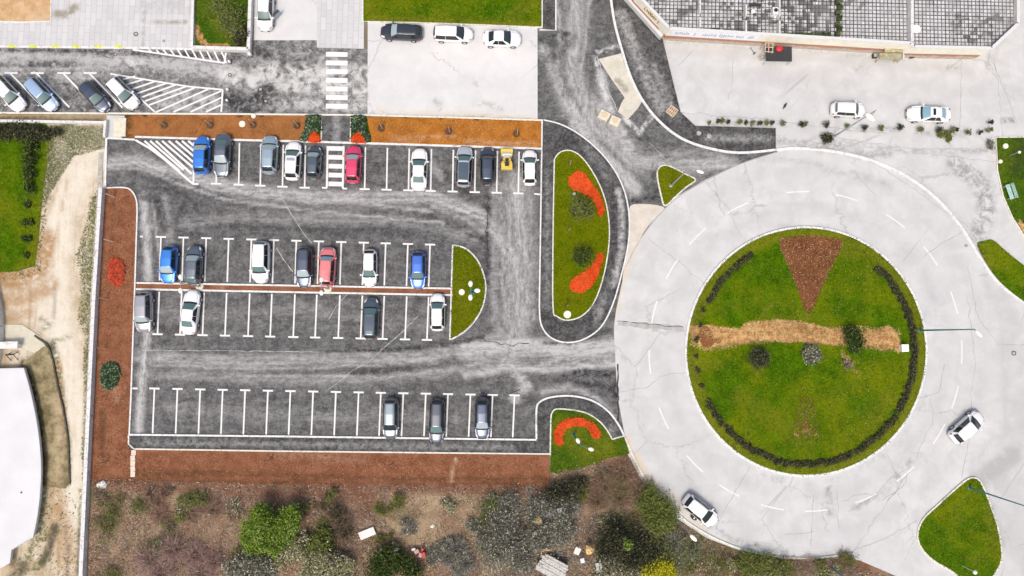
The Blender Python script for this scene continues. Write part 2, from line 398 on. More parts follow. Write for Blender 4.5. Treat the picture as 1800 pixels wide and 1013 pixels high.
def leafmat(name, c0, c1, c2=None, rough=.8):
    t = NT(name, rough, .10); a = t.n('ShaderNodeAttribute'); a.attribute_name = 'v'
    sp = t.n('ShaderNodeSeparateColor'); t.t.links.new(a.outputs['Color'], sp.inputs[0])
    q = t.mix(sp.outputs[0], c0, c1)
    if c2: q = t.mix(t.rng(sp.outputs[1], .7, .9), q, c2)
    t.color(q); return t.m

def roofmat():
    t = NT("roof_tiles", .8, .3); p = t.pos()
    def tiles(s, mort):
        x = t.n('ShaderNodeTexBrick'); x.offset = 0; t.set(x.inputs['Vector'], t.map(p, (1, 1, 1), (0, 0, R(1.5))))
        x.inputs['Scale'].default_value = 1; x.inputs['Mortar Size'].default_value = mort; x.inputs['Mortar Smooth'].default_value = .3
        x.inputs['Brick Width'].default_value = s; x.inputs['Row Height'].default_value = s; x.inputs['Bias'].default_value = -.1
        for i, cc in ((1, g(.62)), (2, g(.40)), (3, g(.05))): x.inputs[i].default_value = (*cc, 1)
        return x.outputs[0]
    q = t.mix(t.rng(t.noise(p, 3, 5, .7), .3, .7, 0, .35), tiles(.42, .065), g(.56))
    moss = t.rng(t.noise(p, .16, 5, .6, .4), .44, .56)
    cell = t.vor(t.map(p, (2.4, 2.4, 2.4)), 1, 'F1', 1, 0)
    bw = t.n('ShaderNodeRGBToBW'); t.t.links.new(cell, bw.inputs[0])
    q = t.mix(t.math('MULTIPLY', moss, t.rng(bw.outputs[0], .42, .5, 0, .8)), q, (.05, .05, .042))
    line = t.n('ShaderNodeTexBrick'); line.offset = 0; t.set(line.inputs['Vector'], t.map(p, (1, 1, 1), (0, 0, R(1.5))))
    line.inputs['Scale'].default_value = 1; line.inputs['Brick Width'].default_value = 1.26; line.inputs['Row Height'].default_value = 1.26; line.inputs['Mortar Size'].default_value = .05
    q = t.mix(t.math('MULTIPLY', line.outputs[1], .75), q, g(.04))
    q = t.mix(t.rng(t.noise(p, .3, 6, .7), .5, .75, 0, .45), q, g(.30))
    t.color(q); return t.m
ROOFT = roofmat()

def paintline():
    t = NT("road_paint", .6, .4); p = t.pos()
    q = t.mix(t.rng(t.noise(p, 2.5, 7, .75), .58, .75, 0, .55), (.76, .76, .75), (.34, .34, .34)); q = t.mix(t.rng(t.noise(p, 9, 6, .8), .50, .7, 0, .6), q, g(.42))
    t.color(q); return t.m
PAINT = paintline()
WORN = simple("road_paint_worn", (.70, .70, .69), .6, var=.06, sc=3)
def kerbmat(name, c, c2):
    t = NT(name, .7, .35); p = t.pos()
    x = t.vor(p, .9, 'DISTANCE_TO_EDGE'); q = t.mix(t.rng(x, 0, .03), tuple(v*.55 for v in c), c)
    q = t.mix(t.rng(t.noise(p, 1.2, 7, .75), .5, .75, 0, .6), q, c2); t.color(q); return t.m
KERB = kerbmat("kerb_white", (.74, .74, .73), (.50, .50, .48)); KERB_Y = kerbmat("kerb_cream", (.72, .71, .62), (.48, .46, .38))
CRACK = simple("crack_filler", (.30, .30, .29), .9, var=.3, sc=3); CRACK_D = simple("crack_dark", g(.03), .9)
SCRATCH = simple("chalky_scratch", (.42, .42, .42), .9, var=.4, sc=3)
WHITE = simple("white_painted_metal", (.80, .80, .79), .45, var=.04); GREY = simple("galvanised_steel", (.45, .46, .47), .45, .5)
LAMPW = simple("lamp_white", (.86, .86, .80), .5); TEAL = simple("teal_painted_steel", (.03, .20, .22), .45, .2); BLACK = simple("black_rubber", g(.012), .8)
CREAM = simple("cream_render", (.80, .78, .66), .75, var=.06, sc=1.5); BRICK = simple("red_brick_render", (.44, .20, .14), .85, var=.3, sc=2.5)
_t = NT("facade_brick_over_render", .85, .2); _p = _t.pos(); _z = _t.n("ShaderNodeSeparateXYZ"); _t.set(_z.inputs[0], _p)
_q = _t.mix(_t.rng(_t.math("ADD", _z.outputs[2], _t.math("MULTIPLY", _t.noise(_p, .8, 6, .7), 1.1)), 1.15, 1.35), (.50, .45, .38), (.46, .22, .15)); _t.color(_t.mix(_t.rng(_t.noise(_p, 3, 6, .75), .45, .7, 0, .7), _q, (.30, .17, .10))); BRICKW = _t.m
WOOD = simple("raw_timber", (.62, .47, .32), .8, var=.2, sc=6); PALE = simple("pale_concrete_block", (.66, .62, .50), .85, var=.1, sc=3)
WALLW = kerbmat("white_wall_render", (.70, .70, .69), (.52, .52, .51)); WHITEROOF = simple("white_roof_sheet", (.64, .645, .66), .6, var=.04, sc=.4)
DARKSTONE = simple("dark_edging", (.09, .075, .05), .9, var=.4, sc=3); STONE = simple("grey_stone", (.42, .40, .36), .9, var=.25, sc=5)
DARKGREY = simple("dark_grey_fabric", (.035, .036, .042), .8, var=.2)
REDP = simple("red_plastic", (.60, .02, .03), .5); YEL = simple("yellow_machine_paint", (.72, .52, .08), .4, var=.15, coat=.4)
ORANGE_R = simple("rust_orange", (.55, .26, .08), .8, var=.25); GREENPOT = simple("dark_planter", (.05, .06, .035), .8)

# ------------------------------------------------------------------ the ground
# base sheet to the horizon
mesh("ground", [(-1500, -1500, -.10), (1500, -1500, -.10), (1500, 1500, -.10), (-1500, 1500, -.10)], [(0, 1, 2, 3)], simple("far_ground", (.22, .19, .12), .95, var=.3, sc=.05))
tag(bpy.data.objects["ground"], kind='structure')

RB = (1416, 618)   # roundabout centre
# pale concrete: ring road, yards and aprons on the east side
conc_st = [(3, ell(RB[0], RB[1], 246, 252, n=40)+[(RB[0]+246, RB[1])], 2.6, .16, .8), (3, ell(RB[0], RB[1], 312, 318, n=40)+[(RB[0]+312, RB[1])], 2.2, .13, .8), (3, [(1180, 130), (1500, 150), (1800, 170)], 6, .14, .7), (3, [(1760, 560), (1770, 760), (1800, 1000)], 5, .28, .7), (3, [(1180, 90), (1400, 100), (1700, 125)], 2, .25, .5),
    (1, [(1680, 290), (1725, 320), (1735, 370), (1720, 410)], 3.2, .75), (1, [(1700, 300), (1730, 330)], 1.6, .5),
    (3, [(1780, 800), (1740, 830), (1725, 845)], 3.4, .8), (3, [(1800, 700), (1765, 830), (1775, 960)], 5, .35), (3, [(1725, 850), (1745, 900), (1762, 960)], .9, .8),
    (3, [(1790, 640), (1770, 560), (1745, 500)], 4, .25), (3, [(1600, 310), (1660, 360), (1720, 440)], 1.6, .35),
    (2, [(1130, 395), (1095, 480), (1075, 560)], 1.6, .9), (2, [(1100, 770), (1130, 830), (1175, 880)], 1.6, .9), (2, [(1175, 870), (1235, 930)], 1.2, .5),
    (1, [(1430, 690), (1460, 770), (1520, 900), (1560, 870), (1620, 760)], .8, 0), (1, [(1455, 860), (1462, 905)], .9, .8), (1, [(1500, 895), (1560, 860), (1600, 810)], .8, .55),
    (1, [(1340, 835), (1420, 850), (1500, 835), (1580, 780), (1630, 690)], .5, .35), (1, [(1215, 900), (1290, 950), (1400, 975)], .8, .5),
    (1, [(1245, 218), (1500, 225), (1740, 240)], .6, .6), (1, [(1350, 242), (1450, 262), (1560, 272)], 1.4, .65), (1, [(1430, 245), (1640, 270), (1750, 262)], .8, .6),
    (1, [(1160, 75), (1400, 85), (1600, 108)], .7, .35), (1, [(1505, 122), (1530, 125)], .7, .8), (1, [(1664, 118), (1688, 124)], .7, 1.0), (1, [(1765, 212), (1785, 214)], .7, .9),
    (1, [(1300, 275), (1420, 285), (1560, 325)], 1.0, .3), (1, [(1275, 480), (1240, 530), (1205, 590)], .5, .4), (1, [(1370, 395), (1470, 395)], .5, .4)]
sheet("concrete_road", [(1050, -500), (2500, -500), (2500, 1700), (1500, 1700), (1560, 1060), (1330, 1000), (1220, 960), (1130, 890), (1080, 790), (1060, 700), (1060, 560), (1060, 230)], 0, CONC, .5, conc_st)

# asphalt of the car park and of the road coming down from the north
lot_st = [
    (0, [(190, 282), (240, 278), (300, 298), (370, 332), (500, 352), (640, 358), (760, 372)], .55, 0.65), (0, [(190, 298), (250, 296), (310, 322), (400, 352), (560, 372), (640, 380), (780, 392)], .5, 0.61), (0, [(200, 270), (262, 276), (340, 312), (480, 330)], .4, 0.48),
    (0, [(700, 352), (790, 352), (840, 378), (880, 430), (895, 520), (880, 600)], .55, 0.54), (0, [(760, 362), (820, 385), (850, 410)], .9, 0.48), (0, [(893, 330), (897, 450), (893, 580)], .5, 0.65), (0, [(920, 330), (925, 450), (922, 590)], .5, 0.65), (0, [(935, 350), (938, 560)], .3, 0.54), (0, [(880, 350), (884, 500)], .35, 0.54),
    (0, [(250, 640), (450, 650), (700, 640), (860, 612), (1000, 606), (1084, 596)], .5, 0.58), (0, [(420, 660), (650, 662), (800, 650), (900, 625), (1084, 620)], .6, 0.61), (0, [(860, 600), (930, 600), (1000, 622), (1084, 630)], .5, 0.68), (0, [(900, 660), (980, 632), (1084, 612)], .7, 0.68), (0, [(880, 480), (892, 560), (930, 600), (1000, 612)], .6, 0.61),
    (0, [(268, 350), (276, 420), (282, 460)], .4, 0.54), (0, [(254, 350), (262, 420), (264, 500)], .5, 0.61), (0, [(975, -40), (985, 60), (975, 150), (1010, 230), (1080, 300), (1110, 345)], .6, 0.61), (0, [(1040, -40), (1030, 60), (1020, 140), (1050, 220), (1110, 270), (1200, 300)], .6, 0.61), (0, [(1000, 200), (1050, 270), (1090, 330)], .5, 0.68), (0, [(1130, 300), (1200, 285), (1290, 285)], .5, 0.54),
    (1, [(290, 330), (330, 350), (310, 390)], 1.6, .6), (1, [(380, 395), (520, 402), (700, 405)], .8, .6), (1, [(430, 560), (600, 566), (640, 575)], 1.0, .6), (1, [(620, 655), (700, 652)], 1.2, .7), (1, [(250, 560), (300, 580), (330, 570)], 1.4, .6), (1, [(465, 520), (480, 560)], 1.2, .5), (1, [(960, 70), (1000, 75), (960, 110)], 2, .6), (1, [(1000, 205), (980, 240)], 1.2, .6), (1, [(1150, 265), (1180, 282)], 1.6, .5),
    (0, [(186, 292), (240, 285), (330, 312), (450, 342), (600, 352), (760, 350), (850, 385), (900, 460)], 3.4, .62, .9),
    (0, [(250, 400), (450, 385), (700, 390), (830, 420)], 2.6, .22, .9), (0, [(205, 262), (240, 268)], 1.5, .1),
    (0, [(252, 345), (258, 420), (262, 560), (250, 660), (244, 755)], 1.5, .75, .5), (0, [(290, 350), (300, 440)], 1.6, .25, .8),
    (0, [(245, 630), (400, 640), (600, 635), (760, 630), (880, 600)], 3.2, .42, .9), (0, [(250, 660), (560, 672), (760, 660), (880, 640)], 2.2, .28, .9),
    (0, [(820, 620), (920, 610), (1010, 620), (1085, 612)], 3.6, .95, .6), (0, [(820, 660), (900, 645), (960, 650), (1085, 640)], 1.6, .7, .7),
    (0, [(905, 650), (925, 680), (905, 700)], 1.9, .7, .5), (0, [(955, 690), (1000, 680), (1050, 700), (1080, 740)], 1.2, .5, .8),
    (0, [(905, 330), (912, 450), (908, 560), (890, 620)], 5.6, .62, .4), (0, [(868, 330), (868, 560)], 1.6, .35, .8), (0, [(760, 290), (775, 310)], 1.6, .5),
    (2, [(905, 300), (912, 450), (908, 570)], 7.5, 1), (2, [(255, 380), (258, 560), (246, 740)], 3, 1), (2, [(1000, -40), (1010, 150), (1060, 260), (1120, 340)], 6, .9),
    (0, [(1010, -60), (1005, 60), (1000, 130), (1040, 220), (1110, 290), (1170, 290), (1260, 292)], 5.2, .62, .7), (0, [(955, 90), (980, 150), (1010, 230)], 2.5, .55, .7),
    (0, [(1000, 190), (1040, 260), (1110, 330)], 3.5, .85, .7), (0, [(1200, 300), (1290, 290)], 2.2, .5, .5), (0, [(1050, 190), (1075, 215), (1100, 260)], 3.5, .7, .4),
    (0, [(1055, 130), (1065, 180), (1080, 215)], 1.8, .9, .3), (3, [(1045, 95), (1055, 140), (1072, 190)], .7, 1.0), (3, [(1042, 95), (1092, 80)], .7, .9), (3, [(1095, 205), (1125, 235), (1145, 205)], .8, 1.0),
    (0, [(300, 720), (520, 735), (800, 740)], 3, .16, .7), (0, [(270, 555), (520, 560), (780, 575)], 3, .14, .7), (0, [(470, 548), (560, 540)], 2.2, .2),
    (1, [(858, 345), (857, 430), (858, 470), (850, 520)], .8, .95), (1, [(780, 300), (800, 325), (830, 345)], 1.2, .6), (1, [(820, 410), (858, 425)], .7, .8),
    (1, [(850, 480), (855, 500)], 1.4, .9), (1, [(570, 618), (700, 615), (790, 605), (850, 592)], .6, .9), (1, [(980, 668), (1020, 652), (1075, 660), (1085, 700)], 1.0, 1.0),
    (1, [(1010, 670), (1060, 680), (1082, 690)], .8, .9), (1, [(850, 690), (870, 705)], .9, .9), (1, [(900, 690), (935, 705)], .7, .7), (1, [(250, 345), (275, 350), (290, 400)], 1.6, .7),
    (1, [(1095, 358), (1160, 345)], .8, .9), (1, [(1150, 290), (1150, 330), (1156, 350)], .9, .7), (1, [(945, 70), (1000, 60), (980, 56)], .8, .8), (1, [(955, 602), (1000, 606), (1060, 585)], .5, .9),
    (1, [(200, 262), (300, 290)], .9, .3), (1, [(450, 400), (620, 410), (760, 405)], .9, .35), (1, [(660, 655), (720, 650)], 1.4, .5), (1, [(240, 500), (500, 515), (790, 530)], .5, .5)]
sheet("asphalt_lot", [(186, 236), (944, 262), (944, -500), (1078, -500), (1078, -20), (1110, 120), (1180, 220), (1290, 262), (1367, 262), (1366, 268), (1300, 288), (1240, 316), (1190, 345), (1150, 385), (1118, 430), (1095, 490), (1083, 545), (1079, 575), (1082, 640), (1086, 700), (1100, 775), (966, 800), (227, 792), (229, 500), (186, 500)], .004, A_LOT, .27, lot_st)

# road west of the crossing
road_st = [(3, [(400, 130), (412, 136)], 3.2, 1), (3, [(455, 122), (640, 128)], 2.6, .95), (3, [(440, 145), (560, 150), (640, 165)], 3.2, .9), (3, [(500, 180), (640, 190)], 2.0, .8), (3, [(215, 100), (240, 112)], 2.5, .9), (3, [(575, 110), (640, 150)], 3, .6),
           (0, [(0, 100), (120, 105), (330, 118), (420, 130)], 2.4, .8, .5), (3, [(100, 132), (160, 134)], 1.6, .5), (3, [(0, 128), (30, 130)], 1.5, .6), (3, [(150, 165), (130, 185)], 1.8, .5), (3, [(300, 165), (380, 185)], 2.5, .5), (3, [(280, 180), (360, 195)], 1.5, .5), (0, [(0, 122), (200, 122)], .9, .5, .4), (1, [(0, 88), (230, 92), (420, 102)], .8, .9), (1, [(50, 113), (130, 112)], 1.4, .8), (1, [(215, 115), (260, 120)], 1.2, .6),
           (1, [(400, 175), (440, 190), (470, 160)], 3.2, .9), (1, [(450, 82), (470, 100)], 1.6, .8), (1, [(0, 150), (60, 180), (200, 180)], 3.4, .6)]
sheet("asphalt_road", [(-500, 84), (250, 85), (447, 90), (447, 70), (558, 70), (558, 84), (648, 86), (646, 204), (200, 202), (-500, 196)], .003, A_ROAD, .35, road_st)

cs2 = [(0, [(700, 100), (930, 110)], 5, .25), (2, [(660, 195), (800, 200), (940, 206)], .9, .5), (1, [(765, 175), (772, 190)], .9, .6), (1, [(840, 180), (880, 190)], 1.1, .4), (1, [(650, 200), (760, 203), (940, 210)], .4, .8)]
sheet("concrete_road", [(648, -500), (944, -500), (945, 210), (646, 202)], .005, CONC_L, .5, cs2)
sheet("concrete_road", [(446, -500), (558, -500), (558, 71), (446, 71)], .006, CONC_L, .5)
sheet("path", [(557, -500), (640, -500), (640, 86), (557, 84)], .007, PAVER, .5)
pl_st = [(1, [(100, 25), (118, 28), (132, 14)], 1.4, 1), (3, [(262, 10), (335, 12)], 3, .5), (1, [(262, 38), (330, 40)], .4, .9), (3, [(252, -20), (253, 80)], .6, .9)]
sheet("plaza", [(-500, -500), (344, -500), (344, 85), (-500, 80)], .12, PAVER, .4, pl_st)
sheet("sand_patch", [(-60, -60), (91, -60), (91, 38), (40, 40), (-60, 36)], .126, earth("ochre_sand", (.50, .30, .13), (.62, .44, .26), (.72, .62, .50), .1), .4, [(0, [(70, 20), (60, 36), (85, 30)], 1.4, .9), (1, [(-20, 40), (25, 0)], .3, .8)])
kerb("kerb", [(-500, 82), (0, 82.5), (250, 85), (343, 87)], KERB, .22, .14)
kerb("kerb", [(91, -60), (91, 38), (40, 40), (-60, 37)], KERB, .12, .05, .12)

# west side: sandy track
dst = [(0, [(185, 275), (140, 300), (110, 370), (95, 480), (110, 600), (135, 750), (130, 900), (130, 1100)], 4.6, .95), (0, [(60, 480), (90, 560), (115, 700)], 3, .8), (0, [(180, 250), (120, 320), (100, 420)], 1.2, .3),
       (1, [(112, 222), (150, 230), (172, 238)], 1.8, .9), (1, [(85, 235), (85, 300), (75, 350)], 1.5, .9), (1, [(165, 350), (160, 480), (157, 600), (152, 800)], 1.1, 1), (1, [(100, 230), (160, 250), (182, 240)], 1.8, .7), (1, [(148, 420), (150, 560)], 1.2, .6),
       (2, [(0, 490), (40, 495), (72, 474), (84, 420)], 3.2, 1), (2, [(0, 530), (60, 520), (90, 500)], 3, .75), (2, [(0, 560), (50, 550)], 2, .6), (2, [(100, 870), (120, 960), (125, 1040)], 2.6, .8), (1, [(142, 860), (140, 940)], .8, .8), (1, [(60, 950), (100, 930)], 1.6, .8), (3, [(95, 500), (95, 560)], .5, .4), (1, [(60, 590), (90, 570), (70, 560)], .8, .6), (1, [(100, 600), (125, 590)], .7, .5), (2, [(110, 760), (100, 860), (90, 960)], 3, .5), (2, [(105, 320), (75, 400)], .4, .6), (2, [(122, 300), (98, 420), (92, 520)], .35, .6),
       (3, [(44, 640), (62, 700), (76, 780), (80, 850)], 1.9, 1), (3, [(52, 640), (75, 635), (85, 612)], 2.4, .95), (2, [(100, 640), (105, 700), (110, 780), (105, 850)], 1.8, .9), (3, [(62, 600), (88, 625), (105, 690), (115, 760)], .5, .8), (1, [(95, 600), (112, 720), (122, 800), (118, 850)], 1.0, .8),
       (3, [(95, 800), (85, 860)], 1.0, .5), (1, [(78, 870), (72, 930), (40, 1000)], 1.4, .8), (3, [(75, 990), (92, 950), (96, 925)], 1.3, .9), (1, [(62, 1000), (85, 975)], 1.3, .8), (3, [(119, 925), (117, 1013)], .5, .8), (3, [(140, 930), (138, 1013)], .7, .8), (2, [(106, 930), (104, 1013)], .6, .9), (2, [(130, 930), (128, 1013)], .8, .6), (3, [(20, 985), (40, 1000), (20, 1020)], 1.8, .8)]
sheet("dirt_track", [(-500, 214), (190, 216), (188, 330), (176, 520), (165, 760), (150, 1060), (130, 1700), (-500, 1700)], .0, DIRT, .35, dst, disp=.05)
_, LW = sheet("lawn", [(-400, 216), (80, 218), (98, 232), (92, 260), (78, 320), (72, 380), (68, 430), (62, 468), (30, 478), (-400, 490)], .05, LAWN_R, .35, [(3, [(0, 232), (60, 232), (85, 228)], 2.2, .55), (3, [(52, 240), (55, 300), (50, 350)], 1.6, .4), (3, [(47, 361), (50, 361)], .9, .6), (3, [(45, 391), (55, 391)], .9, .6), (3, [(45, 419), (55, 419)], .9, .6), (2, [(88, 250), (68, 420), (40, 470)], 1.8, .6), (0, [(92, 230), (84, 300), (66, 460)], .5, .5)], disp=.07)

# south: waste ground with scrub
sst = [(0, [(700, 885), (780, 880), (860, 868), (930, 866)], 3.2, 1), (0, [(680, 930), (760, 930), (790, 960)], 3.4, .9), (0, [(250, 880), (330, 880)], 3, .7), (3, [(850, 880), (900, 880)], 2.6, .6), (3, [(600, 900), (620, 940)], 2.4, .6), (1, [(520, 860), (650, 870), (640, 900)], 2.4, 1), (2, [(700, 905), (730, 900)], 2.2, .5), (2, [(860, 900), (870, 940)], 2, .8), (2, [(620, 1000), (560, 980)], 3, .8), (1, [(165, 800), (190, 820), (300, 835), (500, 840), (700, 850), (950, 860)], 2.8, 1), (1, [(200, 850), (400, 860), (560, 870), (640, 880)], 2.0, .8), (0, [(690, 900), (740, 930), (730, 960)], 3.8, .7), (0, [(760, 860), (800, 880), (830, 930)], 3.2, .8),
       (0, [(780, 870), (880, 862)], 1.8, .9), (2, [(170, 870), (210, 900), (180, 960)], 2.4, .6), (2, [(1130, 870), (1170, 900), (1170, 960)], 3.6, .9), (2, [(1240, 945), (1300, 985), (1380, 1000)], 3, .7), (2, [(1090, 980), (1150, 1010)], 2.5, .7),
       (3, [(880, 900), (900, 1000), (1000, 1010)], 5, .5), (3, [(960, 850), (1010, 860)], 2.6, .8), (3, [(1050, 930), (1120, 960), (1190, 930), (1160, 990)], 4.2, .9), (3, [(430, 1000), (600, 920)], 2.4, .35), (3, [(680, 990), (730, 990)], 3, .6),  # channel three strokes: shadows of the bushes put into the soil colour
       (1, [(300, 900), (500, 890)], 2.5, .5), (1, [(1060, 820), (1130, 800)], 2.0, .8), (1, [(1400, 1000), (1520, 990)], 2.2, .9), (0, [(200, 960), (260, 900), (340, 900)], 4, .35)]
sheet("scrub_ground", [(155, 838), (500, 843), (700, 843), (962, 850), (970, 822), (1100, 792), (1130, 850), (1180, 905), (1240, 945), (1300, 968), (1370, 980), (1470, 982), (1510, 985), (1580, 1015), (1640, 1070), (1640, 1700), (120, 1700), (150, 1000)], .012, SCRUB, .35, sst, disp=.22, lump=.5)

# ------------------------------------------------------------------ beds, lawns, kerbs and raised footways
def raised(px, z=.12, mat=A_NEW, name="pavement", smooth=0, step=.4, strokes=(), disp=0, kerbmat_=KERB, kw=.16, closed=True):
    pts = catmull(px, smooth) if smooth else px
    o, B = sheet(name, pts, z-.008, mat, step, strokes, disp=disp)
    if kw: kerb("kerb", pts, kerbmat_, kw, z+.012, closed=closed)
    return B
# north bed: two orange halves, planting, footpath between
raised([(188, 203), (221, 204), (214, 244), (190, 243)], .10, PALE and CONC, "path", kw=0)
raised([(220, 203), (540, 204), (536, 248), (215, 243)], .10, MULCH_M, "flower_bed_soil", step=.35, disp=.05, kw=0, strokes=[(1, [(222, 205), (222, 243)], 2, .9), (1, [(290, 221)], 1.3, .8), (1, [(371, 221)], 1.3, .8), (1, [(445, 221)], 1.3, .8), (1, [(522, 221)], 1.3, .8)])
raised([(644, 206), (952, 211), (951, 260), (652, 252)], .10, MULCH_O, "flower_bed_soil", step=.35, disp=.05, kw=0, strokes=[(1, [(670, 226)], 1.1, .8), (1, [(788, 231)], 1.1, .8), (1, [(907, 235)], 1.1, .8), (0, [(820, 250), (940, 255)], .8, .5), (0, [(690, 245), (800, 240)], .7, .5)])
raised([(538, 204), (567, 204), (566, 249), (532, 248)], .10, LAWN_D, "flower_bed_soil", disp=.05, kw=0)
raised([(617, 205), (646, 206), (655, 252), (616, 250)], .10, LAWN_D, "flower_bed_soil", disp=.05, kw=0)
raised([(567, 204), (617, 205), (616, 250), (566, 249)], .108, A_LOT, "path", kw=0, strokes=[(0, [(592, 205), (592, 245)], 1.3, .35), (1, [(579, 212)], .6, .9), (1, [(602, 212)], .7, .9)])
kerb("kerb", [(-500, 199), (0, 199), (190, 200), (400, 201), (646, 203), (800, 207), (953, 212)], KERB_Y, .20, .14)
kerb("kerb", [(188, 243), (238, 246)], KERB, .2, .12); kerb("kerb", [(238, 241), (400, 246), (560, 250), (700, 254), (952, 262)], KERB, .22, .14)
kerb("kerb", [(566, 204), (565, 249)], KERB_Y, .12, .13); kerb("kerb", [(617, 205), (616, 250)], KERB_Y, .12, .13)
kerb("kerb", [(188, 244), (186, 330)], KERB, .2, .14)
sheet("verge", [(-500, 200), (188, 202), (192, 216), (-500, 212)], .02, earth("verge_soil", (.30, .22, .13), (.42, .34, .22), (.5, .44, .30), .3), .4, [(1, [(0, 208), (180, 211)], .5, .7)])
# west bed beside the wall, L-shaped into the south bed
raised(catmull([(184, 331), (215, 330), (230, 334), (240, 350), (242, 372)], 5, False)+[(238, 500), (231, 700), (227, 790), (965, 800), (966, 855), (800, 848), (500, 850), (240, 845), (160, 850), (163, 760), (172, 560), (182, 345)], .10, MULCH_B, "flower_bed_soil", step=.35, disp=.06, kw=0,
       strokes=[(1, [(200, 350), (198, 420)], .6, .4), (1, [(182, 720), (180, 800)], 1, .6), (1, [(240, 833), (400, 832), (700, 842), (960, 842)], .9, .55), (0, [(800, 805), (792, 850)], .4, .8), (0, [(666, 815), (666, 850)], .25, .6), (0, [(632, 800), (632, 820)], .25, .5), (1, [(170, 845), (400, 850), (700, 856), (960, 856)], 1.6, .5), (0, [(200, 640), (205, 700)], 1.5, .25), (0, [(480, 800), (640, 808)], 1.2, .2)])
kerb("kerb", catmull([(184, 331), (215, 330), (230, 334), (240, 350), (242, 372)], 5, False)+[(238, 500), (231, 700), (228, 765)], KERB, .16, .13)
# median
raised([(241, 499), (500, 504), (796, 509), (796, 517), (500, 512), (241, 507)], .10, MULCH_B, "flower_bed_soil", kw=0, strokes=[(1, [(350, 505), (372, 503)], .6, .9), (0, [(392, 505)], .7, .4)])
kerb("kerb", [(241, 497.5), (500, 502), (796, 507.5)], KERB, .2, .14); kerb("kerb", [(240, 508.5), (500, 513.5), (796, 519)], KERB, .2, .14)
# half-moon lawn at the end of the median
hm = [(796, 431)]+catmull([(796, 431), (818, 437), (838, 456), (850, 482), (854, 510), (848, 540), (834, 565), (815, 584), (791, 598)], 5, False)[1:]
HM = raised(hm, .13, LAWN_O, "lawn", disp=.04, kw=.17)
# teardrop island
td_out = [(953, 211)]+catmull([(953, 211), (985, 219), (1020, 238), (1055, 268), (1082, 303), (1099, 342), (1106, 385), (1104, 430), (1093, 480), (1077, 535), (1056, 575), (1025, 597), (993, 602), (966, 592), (951, 570), (948, 540)], 5, False)[1:]
raised(td_out, .12, A_NEW, "pavement", step=.35, strokes=[(0, [(1086, 335), (1094, 380), (1092, 440), (1078, 500)], 1.0, .8, .3), (0, [(1060, 520), (1050, 560)], 1.2, .4), (0, [(962, 300), (962, 540)], 1, .25, .5), (0, [(1030, 260), (1070, 310)], 1.5, .2), (2, [(960, 300), (960, 560)], 3, 1)])
td_in = [(974, 300), (976, 278), (990, 266), (1010, 268), (1030, 286), (1052, 322), (1066, 362), (1071, 410), (1066, 460), (1055, 505), (1040, 538), (1020, 557), (996, 563), (979, 556), (972, 540), (972, 420)]
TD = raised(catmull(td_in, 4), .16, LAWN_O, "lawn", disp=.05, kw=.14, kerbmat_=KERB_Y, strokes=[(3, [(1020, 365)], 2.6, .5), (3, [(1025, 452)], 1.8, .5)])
# south-east footway and its lawn
se_out = catmull([(943, 772), (943, 720), (950, 706), (970, 698), (1005, 696), (1040, 704), (1068, 722), (1086, 745), (1097, 766)], 5, False)
raised(se_out+[(1088, 776), (1000, 800), (972, 790), (967, 774.3), (943, 773.2)], .12, A_NEW, "pavement", kw=0, strokes=[(0, [(1075, 755)], 1.4, .6)])
kerb("kerb", se_out, KERB, .2, .14)
se_in = catmull([(969, 728), (975, 720), (990, 719), (1015, 722), (1035, 728), (1055, 742), (1068, 758), (1076, 772)], 4, False)
SE = raised([(967, 830)]+[(968, 800), (968, 740)]+se_in+[(1096, 765), (1106, 797), (1094, 801), (1080, 803), (1066, 806), (1050, 815), (1036, 817), (1020, 825), (1002, 826), (985, 833)], .15, LAWN_D, "lawn", disp=.05, kw=0, strokes=[(2, [(990, 760), (1060, 790)], 5, .8), (0, [(970, 832), (1040, 815), (1100, 798)], .7, .3)])
kerb("kerb", [(967, 800), (968, 740)]+se_in+[(1097, 766)], KERB_Y, .15, .17)
# southern footway strip
raised([(228, 765), (500, 768), (943, 774), (966, 775), (966, 797), (500, 793), (236, 789), (228, 778)], .12, A_NEW, "pavement", kw=0, strokes=[(0, [(260, 778), (900, 786)], 1, .3, .6)])
kerb("kerb", [(228, 764), (500, 767), (943, 773)], KERB, .2, .14); kerb("kerb", [(227, 765), (227, 780), (236, 789), (500, 793), (967, 798)], KERB_Y, .16, .14)
# footway east of the northern road
ne_l = catmull([(1072, -60), (1073, -10), (1080, 40), (1092, 85), (1108, 135), (1130, 178), (1160, 215), (1200, 245), (1250, 262), (1300, 269), (1363, 264)], 5, False)
raised([(1074, -500)]+ne_l+[(1363, 226), (1290, 224), (1222, 222), (1196, 198), (1164, 68), (1100, 0), (1090, -500)], .12, A_NEW, "pavement", kw=0, step=.35, strokes=[(0, [(1090, 30), (1130, 130), (1160, 190)], 2.6, .5, .6), (0, [(1150, 120), (1180, 200)], 2, .35, .6), (0, [(1240, 245), (1350, 245)], 1.6, .3, .7), (0, [(1128, 150), (1150, 158)], .5, .7)])
kerb("kerb", [(1072, -500)]+ne_l, KERB, .26, .14)
